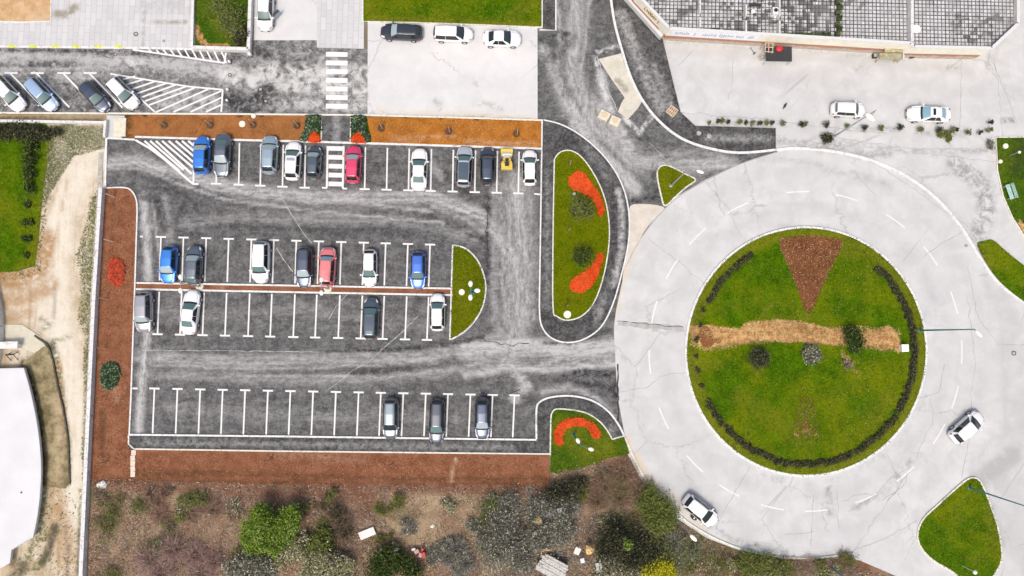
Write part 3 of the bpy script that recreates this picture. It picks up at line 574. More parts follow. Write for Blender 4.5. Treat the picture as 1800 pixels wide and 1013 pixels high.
# north lawns
kerb("kerb", [(640, -500), (638, 38), (700, 40), (800, 43), (952, 49)], KERB_Y, .16, .14)
LN = raised([(640, -400), (951, -400), (951, 49), (800, 43), (639, 38)], .12, LAWN_R, "lawn", disp=.06, kw=0, strokes=[(2, [(645, 0), (655, 35), (940, 45)], 1.6, .9), (2, [(935, 0), (900, 30)], 2.4, .7), (0, [(642, 36), (950, 47)], .4, .3)])
raised([(953, -400), (976, -400), (976, 53), (953, 52)], .12, A_NEW, "pavement", kw=0); kerb("kerb", [(953, -400), (953, 50)], KERB_Y, .14, .14); kerb("kerb", [(977, -400), (977, 54), (948, 53)], KERB, .16, .14)
NW = raised([(344, -400), (441, -400), (441, 89), (344, 86)], .14, LAWN_D, "lawn", disp=.08, kw=0, strokes=[(0, [(345, 50), (360, 82), (400, 84)], 1.4, .7), (3, [(430, 60), (425, 20)], 2, .8), (2, [(380, 40), (410, 70)], 2, .5)])
# small triangular island
ti = catmull([(1155, 310), (1158, 296), (1168, 291), (1182, 295), (1205, 307), (1222, 317), (1205, 330), (1185, 348), (1169, 362), (1162, 345)], 4)
TI = raised(ti, .15, LAWN_O, "lawn", disp=.04, kw=.16, kerbmat_=KERB_Y)
sheet("sand_apron", catmull([(1108, 362), (1135, 359), (1160, 362), (1168, 368), (1150, 385), (1125, 420), (1100, 480), (1094, 495), (1102, 430), (1106, 390)], 3), .008, earth("pale_sand", (.56, .51, .43), (.66, .62, .55), (.56, .48, .40), .2), .3)
sheet("sand_patch", [(1052, 104), (1092, 94), (1100, 120), (1112, 150), (1129, 177), (1122, 190), (1104, 210), (1086, 197), (1092, 182), (1098, 172), (1075, 140)], .010, earth("compacted_sand", (.56, .53, .44), (.68, .65, .56), (.50, .46, .37), .3), .3, [(1, [(1085, 142), (1100, 158)], 1.0, .5)])
# lower-right triangle, right lawns
tr = catmull([(1700, 842), (1716, 841), (1728, 858), (1741, 892), (1752, 925), (1759, 965), (1757, 990), (1742, 1016), (1715, 1050), (1680, 1010), (1640, 985), (1618, 962), (1612, 938), (1622, 912), (1650, 885), (1680, 858)], 4)
TR = raised(tr, .15, LAWN_R, "lawn", disp=.06, kw=.17, kerbmat_=KERB_Y, strokes=[(2, [(1735, 890), (1745, 960)], 1.6, .8)])
RL = raised([(1750, 242), (2200, 240), (2200, 480), (1830, 450), (1797, 412), (1778, 382), (1762, 345), (1752, 300)], .14, LAWN_D, "lawn", disp=.06, kw=.14, kerbmat_=KERB_Y, strokes=[(3, [(1800, 250), (1790, 300)], 3, .6), (0, [(1790, 390), (1800, 405)], 1, .8)])
rl2 = catmull([(1717, 432), (1730, 424), (1745, 423), (1765, 440), (1800, 468), (1900, 540), (1900, 600), (1830, 550), (1795, 528), (1765, 504), (1740, 475)], 4)
RL2 = raised(rl2, .14, LAWN_R, "lawn", disp=.06, kw=0, strokes=[(2, [(1725, 435), (1740, 470)], 1.4, .9)])
# outer kerb of the roundabout
kerb("kerb", catmull([(1364, 264), (1400, 261), (1460, 266), (1520, 279), (1580, 303), (1636, 341), (1680, 388), (1708, 430), (1738, 478), (1765, 507), (1800, 530), (1860, 570)], 5, False), KERB, .28, .13)
kerb("kerb", catmull([(1097, 766), (1110, 795), (1130, 835), (1160, 872), (1200, 911), (1250, 943), (1310, 967), (1370, 979), (1430, 981), (1480, 975), (1500, 973)], 5, False), KERB_Y, .2, .13)
kerb("kerb", catmull([(1100, 470), (1120, 430), (1150, 388), (1190, 348), (1240, 318), (1300, 289), (1364, 268)], 5, False), CONC_L, .12, .012)
# the round island
isl = ell(RB[0], RB[1], 211, 218, n=96)
ist = [(0, [(1270, 592), (1330, 592), (1400, 596), (1470, 600)], 1.0, .95), (0, [(1480, 620), (1510, 660)], 1.6, .45), (0, [(1560, 580), (1580, 612)], 1.5, .8),
       (1, [(1238, 585), (1242, 600)], 2.4, .85), (1, [(1370, 420), (1400, 417), (1440, 416), (1478, 422), (1476, 436), (1462, 462), (1445, 500), (1430, 535), (1421, 552), (1412, 540), (1400, 505), (1386, 470), (1372, 440)], -1.1, .92), (0, [(1205, 572), (1250, 574), (1285, 582), (1340, 586), (1400, 590), (1450, 594), (1480, 596), (1500, 578), (1560, 574), (1582, 584), (1576, 618), (1520, 614), (1480, 604), (1430, 602), (1380, 600), (1330, 604), (1300, 608), (1270, 612), (1240, 618), (1215, 600)], -1.6, .72), (0, [(1310, 576), (1360, 570), (1400, 572), (1440, 582), (1480, 588)], 2.2, .58), (0, [(1240, 590), (1330, 586), (1420, 590), (1500, 594), (1570, 598)], 2.8, .60), (0, [(1215, 578), (1290, 582)], 1.6, .6), (1, [(1235, 588), (1262, 600)], 1.6, .5), (1, [(1404, 698), (1426, 698), (1430, 765), (1398, 768)], -1.8, .52), (0, [(1400, 760), (1430, 760)], 2.0, .4),
       (2, ell(RB[0], RB[1], 203, 210, n=40)+[(RB[0]+203, RB[1])], 2.2, .9), (2, [(1215, 640), (1260, 640)], 2, .6), (2, [(1450, 420), (1500, 450)], 2, .6), (2, [(1560, 700), (1520, 760)], 3, .5), (2, [(1300, 700), (1420, 780)], 3.5, .5), (2, [(1330, 560), (1420, 555)], 1.2, .5),
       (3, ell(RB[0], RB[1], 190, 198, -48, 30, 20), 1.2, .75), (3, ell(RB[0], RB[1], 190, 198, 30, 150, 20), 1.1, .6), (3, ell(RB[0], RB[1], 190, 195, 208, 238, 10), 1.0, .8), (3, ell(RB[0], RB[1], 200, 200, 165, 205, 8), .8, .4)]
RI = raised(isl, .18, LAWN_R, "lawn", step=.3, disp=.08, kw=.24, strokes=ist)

# ------------------------------------------------------------------ painted markings
mk = MB(); ZM = .009
def bay_row(xs, yT, yE, dxT, skip=(), cap=18, z=ZM, side=1):
    for i, x in enumerate(xs):
        t = i/(len(xs)-1); y1 = yT[0]+(yT[1]-yT[0])*t; y2 = yE[0]+(yE[1]-yE[0])*t
        mk.strip(P(x, y1), P(x+dxT, y2), .165, z)
        mk.strip(P(x-cap/2, y1), P(x+cap/2, y1+.4), .19, z+.0004)
bay_row([380, 419.5, 457.5, 496.5, 535.5], (323, 330), (250, 256), 1.5); bay_row([641, 679.5, 718, 757, 795.5, 834.5, 873, 911], (332.5, 340), (259, 267), 1.5)
bay_row([283, 322.5, 362.5, 402, 442, 481.5, 521, 560.5, 600, 639.5, 678, 717, 756], (416.5, 430), (493, 504), -2.5)
bay_row([277, 316.5, 356, 395.5, 436, 475, 515.5, 554, 594.5, 634, 672.5, 712, 750.5], (587.5, 597.5), (513, 522), 3)
bay_row([271.5, 312, 352, 391.5, 431, 471, 510.5, 550.5, 590.5, 630.5, 669.5, 709, 748.5, 787.5, 827, 866, 904.5], (683, 695), (762, 769), -3.2)
for a, b in (((246, 416), (251, 416)), ((233, 683), (242, 683)), ((939, 341), (949, 342))): mk.strip(P(*a), P(*b), .18, ZM)
# zebra inside the car park
mk.strip(P(576, 257), P(574.5, 330), .22, ZM); mk.strip(P(604, 257), P(602.5, 331), .22, ZM)
for i in range(5): mk.strip(P(577.5, 261+i*15.6), P(602, 261.6+i*15.6), .52, ZM)
mk.strip(P(566, 330), P(575, 331), .18, ZM); mk.strip(P(602, 331.5), P(610, 332), .18, ZM)
# road crossing
for i in range(7): mk.strip(P(573, 95.5+i*15.2), P(611, 96.2+i*15.2), .56, ZM)
# hatched corner, car park
for a, b in zip([(239, 247), (262, 260), (285, 277), (310, 298), (335, 320), (340, 323)][:-1], [(262, 260), (285, 277), (310, 298), (335, 320), (340, 323)]): mk.strip(P(*a), P(*b), .24, ZM, ext=.05)
mk.strip(P(341.5, 250), P(340, 323), .20, ZM); mk.strip(P(338, 323.5), P(349, 323.8), .2, ZM)
for i, x0 in enumerate((254, 264, 274, 285, 296.5, 309, 320, 331)):
    x1, y1 = 340.5, 248+(340.5-x0)*.86
    if i < 2: x1, y1 = x0+62-i*3, 248+(62-i*3)*.86
    if i == 2: x1, y1 = 337, 248+63*.92
    mk.strip(P(x0, 248), P(x1, min(y1, 318)), .24, ZM)
# angled bays
for x in (18, 64, 111, 157): mk.strip(P(x, 129), P(x+58, 189), .19, ZM); mk.strip(P(x-10, 128.5), P(x+13, 128.8), .2, ZM+.0004)
mk.strip(P(-30, 129), P(28, 189), .19, ZM)
mk.strip(P(194, 130), P(328, 152), .19, ZM); mk.strip(P(328, 152), P(392, 158), .19, ZM); mk.strip(P(391.5, 158), P(389, 197), .2, ZM); mk.strip(P(201, 131), P(272, 197), .19, ZM)
for i, (a, b) in enumerate([((216, 140), (238, 134)), ((222, 149), (256, 139)), ((232, 157), (274, 143)), ((240, 165), (294, 146)), ((247, 172), (310, 149)), ((255, 178), (328, 152)), ((262, 185), (342, 155)), ((273, 198), (366, 157)), ((305, 197), (389, 160)), ((335, 197), (391, 171)), ((362, 197), (390, 184))]): mk.strip(P(*a), P(*b), .19, ZM)
mk.strip(P(233, 87.5), P(395, 111), .2, ZM); mk.strip(P(397, 93), P(394.5, 111), .2, ZM)
for i in range(11): mk.strip(P(262+i*12.6, 88), P(269+i*12.9, 93.5+i*1.75), .17, ZM)
tag(mk.build("road_markings", PAINT), kind='structure')
# roundabout lane dashes, worn yellow kerb dabs
mk = MB()
for a0 in (-97, -79, -59, -41, -22, -4, 12.5, 27, 46, 63, 82, 98, 115, 131, 151, 172, 190, 207, 222, 240):
    pts = [P(RB[0]+275*math.cos(R(a0+k*2.1)), RB[1]+281*math.sin(R(a0+k*2.1))) for k in range(5)]
    mk.ribbon(pts, .15, .005)
tag(mk.build("road_markings", WORN), kind='structure')
mk = MB()
for x in (20, 58, 97, 133, 173, 208): mk.strip(P(x-7, 81.4, .145), P(x+7, 81.8, .145), .3, .1445)
tag(mk.build("kerb_paint", simple("yellow_paint", (.62, .66, .10), .6, var=.2, sc=5)), kind='structure')

# cracks, joints and scratches
ck = MB()
def C(pts, w=.05, j=.06, m=0, z=.007): ck.ribbon([P(*p) for p in pts], w, z, m, j)
for pts in ([(1440, 240), (1560, 300), (1680, 385), (1800, 470)], [(1350, 245), (1560, 262), (1750, 285)], [(1440, 238), (1600, 262), (1750, 262)], [(1598, 830), (1500, 970)], [(1612, 915), (1560, 945), (1490, 972)],
            [(1318, 820), (1290, 870), (1275, 895), (1258, 930)], [(1708, 700), (1706, 760), (1690, 840)], [(1430, 870), (1425, 960)], [(1560, 800), (1585, 850)], [(1575, 830), (1540, 870), (1490, 900)], [(1083, 690), (1140, 680), (1160, 662), (1205, 655)],
            [(1140, 420), (1180, 450), (1240, 500), (1275, 470)], [(1240, 320), (1280, 365), (1300, 410)], [(1620, 455), (1660, 425), (1700, 405)], [(1700, 470), (1720, 560), (1754, 606), (1800, 606)], [(1745, 95), (1755, 150), (1762, 240)], [(1690, 95), (1687, 240)],
            [(1165, 195), (1350, 210), (1430, 222), (1560, 235)], [(1700, 520), (1715, 640), (1705, 700)], [(1290, 30), (1292, 36)], [(1290, 100), (1285, 160), (1280, 175)], [(1610, 700), (1650, 690), (1660, 640)], [(1500, 300), (1540, 345)], [(1616, 930), (1590, 985)],
            [(1740, 95), (1790, 220)], [(1470, 860), (1475, 930)], [(1380, 940), (1430, 935)]): C(pts, .042)
for pts in ([(1560, 880), (1590, 850), (1600, 830)], [(1540, 885), (1575, 865)], [(1480, 880), (1520, 868), (1545, 872)], [(1620, 780), (1610, 810), (1570, 840)], [(1635, 700), (1640, 740), (1620, 780)]): C(pts, .04, .12)
C([(1086, 568), (1202, 578)], .6, .02, 2); C([(1083, 565), (1200, 575)], .06, .05)
C([(165, 84), (172, 95), (195, 103)], .07, .08, 1); C([(1086, 640), (1087, 760)], .18, .05, 1)
for pts, w in (([(488, 336), (505, 365), (530, 405), (548, 428)], .12), ([(486, 436), (497, 455), (515, 478)], .14), ([(571, 690), (600, 668), (622, 650), (645, 640), (670, 615), (700, 590), (735, 556)], .10), ([(578, 562), (590, 540), (610, 518)], .12), ([(250, 616), (420, 617), (560, 619)], .10), ([(1140, 250), (1190, 300)], .07), ([(1050, 100), (1065, 150), (1085, 195)], .2)):
    C(pts, w*.62, .025, 3, .0085)
for pts in ([(858, 345), (856, 400), (858, 465)], [(820, 411), (845, 418), (858, 432)], [(800, 600), (850, 596), (880, 606), (930, 604)], [(1000, 670), (1030, 655), (1070, 652)], [(1040, 665), (1080, 680)], [(890, 690), (915, 684)]): C(pts, .09, .16, 1, .0085)
tag(ck.build("pavement_cracks", [CRACK, CRACK_D, simple("grey_repair_strip", (.40, .40, .38), .9, var=.15, sc=2), SCRATCH]), kind='structure')
# ------------------------------------------------------------------ vegetation
def leaves(blobs, n, size, flat=.35, hollow=.35, clump=.28, seed=1, per=14):
    """many leaf-sized faces in clumps spread through ellipsoidal blobs (x, y, z, rx, ry, rz); returns V, F, colour"""
    r = np.random.default_rng(seed); vol = np.array([b[3]*b[4]*max(b[5], .2) for b in blobs]); vol = vol/vol.sum()
    nc = max(1, n//per); V = []; Cc = []
    bi = r.choice(len(blobs), nc, p=vol); B = np.array(blobs)[bi]
    d = r.normal(size=(nc, 3)); d /= np.linalg.norm(d, axis=1)[:, None]; rad = hollow+(1-hollow)*r.random(nc)**.6
    wob = 1+.35*np.sin(d[:, 0]*5+bi)*np.cos(d[:, 1]*4+bi*2); cen = B[:, :3]+d*B[:, 3:]*(rad*wob)[:, None]
    tone = r.random(nc)
    cen = np.repeat(cen, per, 0); tone = np.repeat(tone, per); m = len(cen)
    cs = clump*np.repeat(np.minimum(B[:, 3], B[:, 4]), per)[:, None]
    p = cen+r.normal(size=(m, 3))*cs*np.array([1, 1, .6]); p[:, 2] = np.maximum(p[:, 2], .04)
    u = r.normal(size=(m, 3)); u[:, 2] *= flat; u /= np.linalg.norm(u, axis=1)[:, None]
    w = r.normal(size=(m, 3)); w[:, 2] *= flat+.3; w -= (w*u).sum(1)[:, None]*u; w /= np.linalg.norm(w, axis=1)[:, None]
    s = size*r.uniform(.5, 1.3, m)[:, None]
    V = np.stack([p-u*s, p+w*s*.5, p+u*s, p-w*s*.5], 1).reshape(-1, 3)
    F = np.arange(m*4).reshape(-1, 4)
    col = np.zeros((m, 4)); col[:, 0] = np.clip(tone*.7+r.random(m)*.3, 0, 1); col[:, 1] = r.random(m); col[:, 3] = 1
    return V, F, np.repeat(col, 4, 0)
def twigs(c, rx, ry, h, n, w=.03, seed=1, droop=.3):
    h = h*.75; n = int(n*1.25)
    r = np.random.default_rng(seed); V = []; F = []; Cc = []
    for i in range(n):
        a = r.random()*6.28; e = r.uniform(.15, 1); k = r.uniform(.4, 1)
        tip = np.array([math.cos(a)*rx*e, math.sin(a)*ry*e, h*k*(1-.55*e*e)]); st_ = np.array([math.cos(a)*.1*rx, math.sin(a)*.1*ry, 0])*r.random()
        b0 = r.uniform(0, .7); p0 = st_+(tip-st_)*b0*.6; p0[2] = h*k*b0*.7; pts = [p0]
        for q in (.4, .7, 1): pts.append(p0+(tip-p0)*q+r.normal(size=3)*.08*np.array([rx, ry, h*.4])*q)
        ww = w*r.uniform(.6, 1.4)*(1-b0*.5); tn = r.random()
        for j in range(3):
            a0, a1 = pts[j], pts[j+1]; d = a1-a0; s = np.cross(d, r.normal(size=3)); s = s/(np.linalg.norm(s)+1e-9)
            q0, q1 = ww*(1-j*.28), ww*(1-(j+1)*.28); s2 = np.cross(d, s); s2 = s2/(np.linalg.norm(s2)+1e-9)
            n0 = len(V); V += [a0+s*q0, a0-s*.5*q0+s2*.87*q0, a0-s*.5*q0-s2*.87*q0, a1+s*q1, a1-s*.5*q1+s2*.87*q1, a1-s*.5*q1-s2*.87*q1]
            F += [(n0, n0+1, n0+4, n0+3), (n0+1, n0+2, n0+5, n0+4), (n0+2, n0, n0+3, n0+5)]; Cc += [(tn, r.random(), 0, 1)]*6
    return np.array(V)+np.array([c[0], c[1], c[2]]), F, np.array(Cc)
def vmesh(name, V, F, col, mat, parent=None):
    me = bpy.data.meshes.new(name); me.from_pydata(np.asarray(V).tolist(), [], [tuple(map(int, f)) for f in F])
    at = me.attributes.new("v", 'FLOAT_COLOR', 'POINT'); at.data.foreach_set("color", np.asarray(col, 'f').ravel()); me.materials.append(mat); me.update()
    return link(bpy.data.objects.new(name, me), parent)
L_BRIGHT = leafmat("leaf_spring_green", (.028, .070, .006), (.20, .32, .022), (.34, .40, .14)); L_DARK = leafmat("leaf_evergreen", (.012, .030, .010), (.050, .085, .018), (.16, .17, .04))
L_OLIVE = leafmat("leaf_olive", (.07, .095, .022), (.21, .24, .06)); L_SILVER = leafmat("leaf_silver", (.040, .042, .028), (.24, .24, .17), (.55, .53, .43)); L_YELLOW = leafmat("leaf_yellow", (.30, .30, .010), (.62, .58, .03))
L_BLOSSOM = leafmat("blossom_pale", (.09, .10, .035), (.36, .34, .17), (.66, .62, .48)); L_HEDGE = leafmat("leaf_hedge", (.016, .020, .012), (.065, .07, .035), (.16, .15, .08))
T_BROWN = leafmat("twigs_brown", (.13, .075, .048), (.50, .34, .25)); T_GREY = leafmat("twigs_grey", (.06, .055, .045), (.36, .34, .29), (.60, .58, .50)); T_DARK = leafmat("twigs_dark", (.018, .018, .014), (.10, .10, .08)); T_PINK = leafmat("twigs_mauve", (.20, .115, .095), (.58, .41, .35))
L_RED = leafmat("petals_red", (.52, .035, .004), (.86, .12, .03), (.40, .10, .02)); L_COVER = leafmat("leaf_groundcover", (.012, .032, .016), (.045, .085, .035), (.22, .26, .16)); BARK = simple("bark", (.11, .085, .065), .9, var=.3, sc=8)
GRASSM = leafmat("grass_blades", (.028, .070, .001), (.13, .20, .004), (.30, .31, .07)); GRASSO = leafmat("grass_blades_olive", (.06, .09, .001), (.17, .20, .004), (.26, .25, .05))

_seed = [100]
def shrub(name, label, cat, px, py, blobs, lm=None, nl=0, ls=.10, tm=None, nt=0, tw=.03, h=1.5, group=None, stem=True, flat=.35, clump=.28, hollow=.35):
    """blobs in pixels: (dx, dy, r_px, height of centre m)"""
    _seed[0] += 1; base = P(px, py); t = thing(name, label, cat, (base[0], base[1], .1), 0, group)
    bl = []
    for dx, dy, r, z in blobs:
        q = P(px+dx, py+dy, z); rr = r/16.0; bl.append((q[0]-base[0], q[1]-base[1], z, rr, rr, min(rr*.8, max(z*.9, .15))))
    mx = max(b[3]+math.hypot(b[0], b[1]) for b in bl); s = MB()
    if stem:
        s.tube((0, 0, -.1), (bl[0][0]*.3, bl[0][1]*.3, bl[0][2]*.6), .03+mx*.03, .02+mx*.015, 7)
        for b in bl[:6]: s.tube((0, 0, .05), (b[0]*.8, b[1]*.8, b[2]*.85), .015+mx*.015, .01, 5)
        s.build("trunk" if h > 2 else "stem", BARK, t)
    if nl:
        V, F, c = leaves(bl, nl, ls, flat, hollow, clump, _seed[0]); vmesh("crown" if h > 2 else "foliage", V, F, c, lm, t)
    if nt:
        Vs, Fs, cs, o = [], [], [], 0
        for b in bl:
            V, F, c = twigs((b[0], b[1], max(0, b[2]-b[5])), b[3]*1.05, b[4]*1.05, b[5]*1.9+.2, max(6, int(nt/len(bl))), tw, _seed[0]+o); Vs.append(V); Fs += [tuple(i+o for i in f) for f in F]; cs.append(c); o += len(V)
        if len(bl) > 1:
            q = MB()
            for b in bl: q.tube((bl[0][0], bl[0][1], .12), (b[0]+.01, b[1]+.01, max(.15, b[2]*.7)), .03, .02, 4)
            Vs.append(np.array([tuple(v) for v in q.V])); Fs += [tuple(i+o for i in f) for f in q.F]; cs.append(np.tile([.3, .5, 0, 1], (len(q.V), 1)))
        vmesh("twigs", np.vstack(Vs), Fs, np.vstack(cs), tm, t)
    return t

def scatter(name, label, poly2, n, mat, size, z0, hh, seed, avoid=(), kind='stuff', cat='grass', blades=1, flat=1.2, thin=.3):
    r = np.random.default_rng(seed); B = np.array([p[:2] for p in poly2]); mn, mx = B.min(0), B.max(0)
    p = r.uniform(mn, mx, (int(n*1.6), 2)); p = p[inside(p, B)][:n]
    for line, w in avoid:
        d, _ = pdist(p, PA(line)); p = p[d > w*r.uniform(.6, 1.2, len(p))]
    m = len(p); V = np.zeros((m, 3, 3)); a = r.random(m)*6.28; s = size*r.uniform(.5, 1.4, m)
    V[:, 0, :2] = p+np.stack([np.cos(a), np.sin(a)], 1)*s[:, None]*thin; V[:, 1, :2] = p-np.stack([np.cos(a), np.sin(a)], 1)*s[:, None]*thin
    V[:, 2, :2] = p+np.stack([-np.sin(a), np.cos(a)], 1)*s[:, None]*flat; V[:, :2, 2] = z0; V[:, 2, 2] = z0+hh*r.uniform(.4, 1.3, m)
    c = np.zeros((m, 4)); c[:, 0] = np.clip(.5*n1(p[:, 0]*.9+n1(p[:, 1]*.7)*4)+.5*r.random(m), 0, 1); c[:, 1] = r.random(m)*.92; c[:, 3] = 1
    o = vmesh(name, V.reshape(-1, 3), np.arange(m*3).reshape(-1, 3), np.repeat(c, 3, 0), mat)
    return tag(o, label, cat if kind != 'stuff' else cat, None, kind)

# grass growing on the lawns
path_l = [(1215, 582), (1330, 582), (1440, 590), (1500, 588), (1580, 606)]
wedge = [(1380, 430), (1420, 440), (1465, 430)]
scatter("grass", "short green grass on the round island", RI, 26000, GRASSM, .11, .19, .10, 1, [(path_l, 1.3), (wedge, 1.8), ([(1420, 450), (1420, 520)], 1.6), ([(1238, 590)], 1)] if 0 else [(path_l, 1.3), (wedge, 1.8), ([(1420, 450), (1420, 520)], 1.6)])
for B, n, mt, lb in ((HM, 2600, GRASSO, "olive green grass on the half moon island"), (TD, 5200, GRASSO, "olive green grass on the teardrop island"), (TI, 900, GRASSO, "olive green grass on the small triangular island"), (SE, 3200, GRASSM, "green grass beside the southern footway"),
                     (TR, 6500, GRASSM, "green grass on the large triangular island"), (LN, 20000, GRASSM, "green grass north of the parked white cars"), (NW, 9000, GRASSM, "rough grass inside the white walls"), (RL2, 2600, GRASSM, "green grass on the pointed verge"), (RL, 8000, GRASSM, "dark green grass around the bench")):
    scatter("grass", lb, B, n, mt, .10, .15, .09, n)
scatter("grass", "green grass at the western edge", LW, 16000, GRASSM, .11, .06, .10, 3)

# red flower patches and dark ground cover
def patch(name, label, cat, px, n, mat, size, z0=.14, hh=.16, group=None, seed=5):
    B = [P(a, b)[:2] for a, b in px]; Bn = np.array(B); c = Bn.mean(0); r = np.random.default_rng(seed)
    mn, mx = Bn.min(0)-.1, Bn.max(0)+.1; p = r.uniform(mn, mx, (n*3, 2)); p = p[inside(p, Bn*1.0)][:n]; p = p+r.normal(size=p.shape)*.07
    m = len(p); q = np.column_stack([p-c, z0+r.random(m)*hh]); u = r.normal(size=(m, 3)); u[:, 2] *= .3; u /= np.linalg.norm(u, axis=1)[:, None]
    w = np.cross(u, np.array([0, 0, 1])+r.normal(size=(m, 3))*.3); w /= np.linalg.norm(w, axis=1)[:, None]; s = size*r.uniform(.5, 1.2, m)[:, None]
    V = np.stack([q-u*s, q+w*s*.7, q+u*s, q-w*s*.7], 1).reshape(-1, 3); col = np.zeros((m, 4)); col[:, 0] = np.clip(.55*n1(p[:, 0]*2.2+n1(p[:, 1]*1.9)*3)+.45*r.random(m), 0, 1); col[:, 1] = r.random(m); col[:, 3] = 1
    o = vmesh(name, V, np.arange(m*4).reshape(-1, 4), np.repeat(col, 4, 0), mat); o.location = (c[0], c[1], 0)
    return tag(o, label, cat, group)
G = "red flower patches"
patch("flower_patch", "red flower patch curving down the upper half of the teardrop island", "flower bed", catmull([(1002, 312), (1012, 304), (1024, 306), (1040, 325), (1054, 345), (1060, 365), (1057, 381), (1052, 375), (1045, 355), (1030, 342), (1008, 333), (1000, 322)], 3), 3600, L_RED, .12, group=G, seed=1)
patch("flower_patch", "red flower patch in the lower half of the teardrop island", "flower bed", catmull([(1057, 445), (1058, 460), (1046, 492), (1034, 508), (1018, 515), (1004, 508), (1004, 494), (1018, 484), (1034, 474), (1048, 455)], 3), 2800, L_RED, .12, group=G, seed=2)
patch("flower_patch", "red horseshoe shaped flower patch on the lawn below the car park", "flower bed", catmull([(976, 775), (976, 758), (988, 742), (1006, 736), (1026, 737), (1044, 747), (1054, 762), (1050, 769), (1042, 767), (1034, 752), (1014, 748), (996, 752), (988, 765), (988, 780), (980, 781)], 3), 3200, L_RED, .12, group=G, seed=3)
patch("flower_patch", "red oval flower patch in the brown bed along the western wall", "flower bed", catmull([(194, 462), (204, 455), (216, 460), (221, 478), (216, 498), (204, 502), (194, 490)], 4), 1500, leafmat("petals_dull_red", (.34, .04, .02), (.66, .10, .05), (.20, .07, .03)), .13, group=G, seed=4)
patch("flower_patch", "small red flower patch left of the footpath to the zebra crossing", "flower bed", catmull([(542, 249), (546, 238), (553, 231), (560, 240), (563, 250)], 3), 600, L_RED, .11, group=G, seed=5)
patch("flower_patch", "small red flower patch right of the footpath to the zebra crossing", "flower bed", catmull([(619, 250), (622, 240), (631, 233), (638, 242), (642, 252)], 3), 600, L_RED, .11, group=G, seed=6)
patch("ground_cover", "dark green oval ground cover in the brown bed along the western wall", "plants", catmull([(182, 645), (192, 639), (206, 640), (212, 652), (208, 672), (196, 684), (184, 680), (181, 662)], 4), 2400, L_COVER, .13, z0=.13, hh=.3, seed=7)
patch("ground_cover", "dark green ground cover with pale blooms left of the footpath", "plants", [(540, 205), (565, 205), (564, 232), (552, 230), (545, 238), (540, 248), (528, 247), (538, 228)], 2600, L_COVER, .13, z0=.13, hh=.3, seed=8)
patch("ground_cover", "dark green ground cover with pale blooms right of the footpath", "plants", [(619, 206), (642, 206), (643, 225), (652, 246), (646, 251), (640, 240), (632, 232), (622, 236), (619, 230)], 2400, L_COVER, .13, z0=.13, hh=.3, seed=9)

# shrubs on the round island
shrub("round_shrub", "round dark leafless shrub left of centre on the round island", "shrub", 1335, 628, [(0, 0, 17, .8), (4, 4, 11, 1.0)], L_HEDGE, 2200, .09, T_GREY, 320, .03, 1.4)
shrub("dry_shrub", "flat grey-beige dry shrub at the centre of the round island", "shrub", 1426, 621, [(0, 0, 14, .35), (6, 6, 8, .35), (-6, -4, 8, .35)], L_SILVER, 2200, .10, T_GREY, 200, .03, .6)
shrub("conifer_bush", "dark green bushy conifer on the sandy strip of the round island", "shrub", 1499, 602, [(0, -14, 11, 1.0), (3, 0, 12, 1.1), (6, 10, 9, .8)], L_DARK, 3200, .12, None, 0, .03, 1.9)
shrub("dead_bush", "small bare pinkish bush below the conifer on the round island", "shrub", 1489, 640, [(0, 0, 9, .3), (-6, -3, 5, .3)], L_SILVER, 260, .09, T_PINK, 120, .03, .6)
# hedge plants around the round island
G = "dark hedge plants ringing the round island"
import itertools
ha = [a for a in np.arange(-48, 30, 2.3)]+[a for a in np.arange(30, 152, 2.7)]+[a for a in np.arange(154, 204, 8)]+[a for a in np.arange(207, 240, 3.2)]
for i, a in enumerate(ha):
    k = rng.uniform(-2.5, 2.5); thin = 152 <= a <= 204 or rng.random() < .15
    shrub("hedge_plant", "low dark hedge plant in the ring inside the kerb of the round island", "shrub", RB[0]+(190+k)*math.cos(R(a)), RB[1]+(197+k)*math.sin(R(a)), [(0, 0, 3.6 if thin else 4.8, .22), (rng.uniform(-4, 4), rng.uniform(-4, 4), 3.4, .2)], L_HEDGE, 200 if thin else 430, .08, T_GREY, 16, .018, .5, G, stem=False)
# row of shrubs beside the upper road
G = "small dark shrubs in a row along the yard edge"
row = [(1246, 217, 4), (1262, 214, 4), (1270, 213, 6), (1279, 216, 5), (1300, 216, 6), (1310, 217, 5), (1322, 217, 6), (1335, 217, 6), (1347, 217, 6), (1356, 217, 5), (1376, 218, 7), (1408, 220, 7), (1415, 219, 5), (1452, 220, 8), (1488, 223, 7), (1519, 225, 8), (1549, 226, 7), (1581, 226, 8), (1618, 228, 9), (1650, 229, 8), (1674, 229, 7), (1681, 229, 5), (1702, 234, 7), (1722, 234, 5), (1735, 231, 4), (1741, 216, 5), (1741, 229, 4)]
for i, (x, y, r) in enumerate(row):
    shrub("small_shrub", "small dark round shrub in the row between the yard and the roundabout", "shrub", x, y, [(0, 0, r*.7, .4), (2, -2, r*.5, .5)], L_HEDGE if i % 2 else L_OLIVE, 170, .08, T_DARK if i % 2 else T_GREY, 60, .03, .9, G)
shrub("spiky_shrub", "dark spiky shrub on the verge above the roundabout kerb", "shrub", 1454, 243, [(0, 0, 9, .6)], L_HEDGE, 500, .12, T_DARK, 140, .04, 1.1)
shrub("low_green_shrub", "low bright moss-green clump under the shrub row near the silver car", "shrub", 1664, 238, [(0, 0, 7, .15), (-12, -2, 6, .15), (3, 7, 5, .15)], L_OLIVE, 900, .09, None, 0, h=.4, stem=False)
shrub("corner_shrub", "grey leafless shrub at the upper corner of the right-hand lawn", "shrub", 1741, 252, [(0, 0, 8, .4), (0, 8, 6, .4)], L_SILVER, 260, .08, T_GREY, 150, .03, .9)
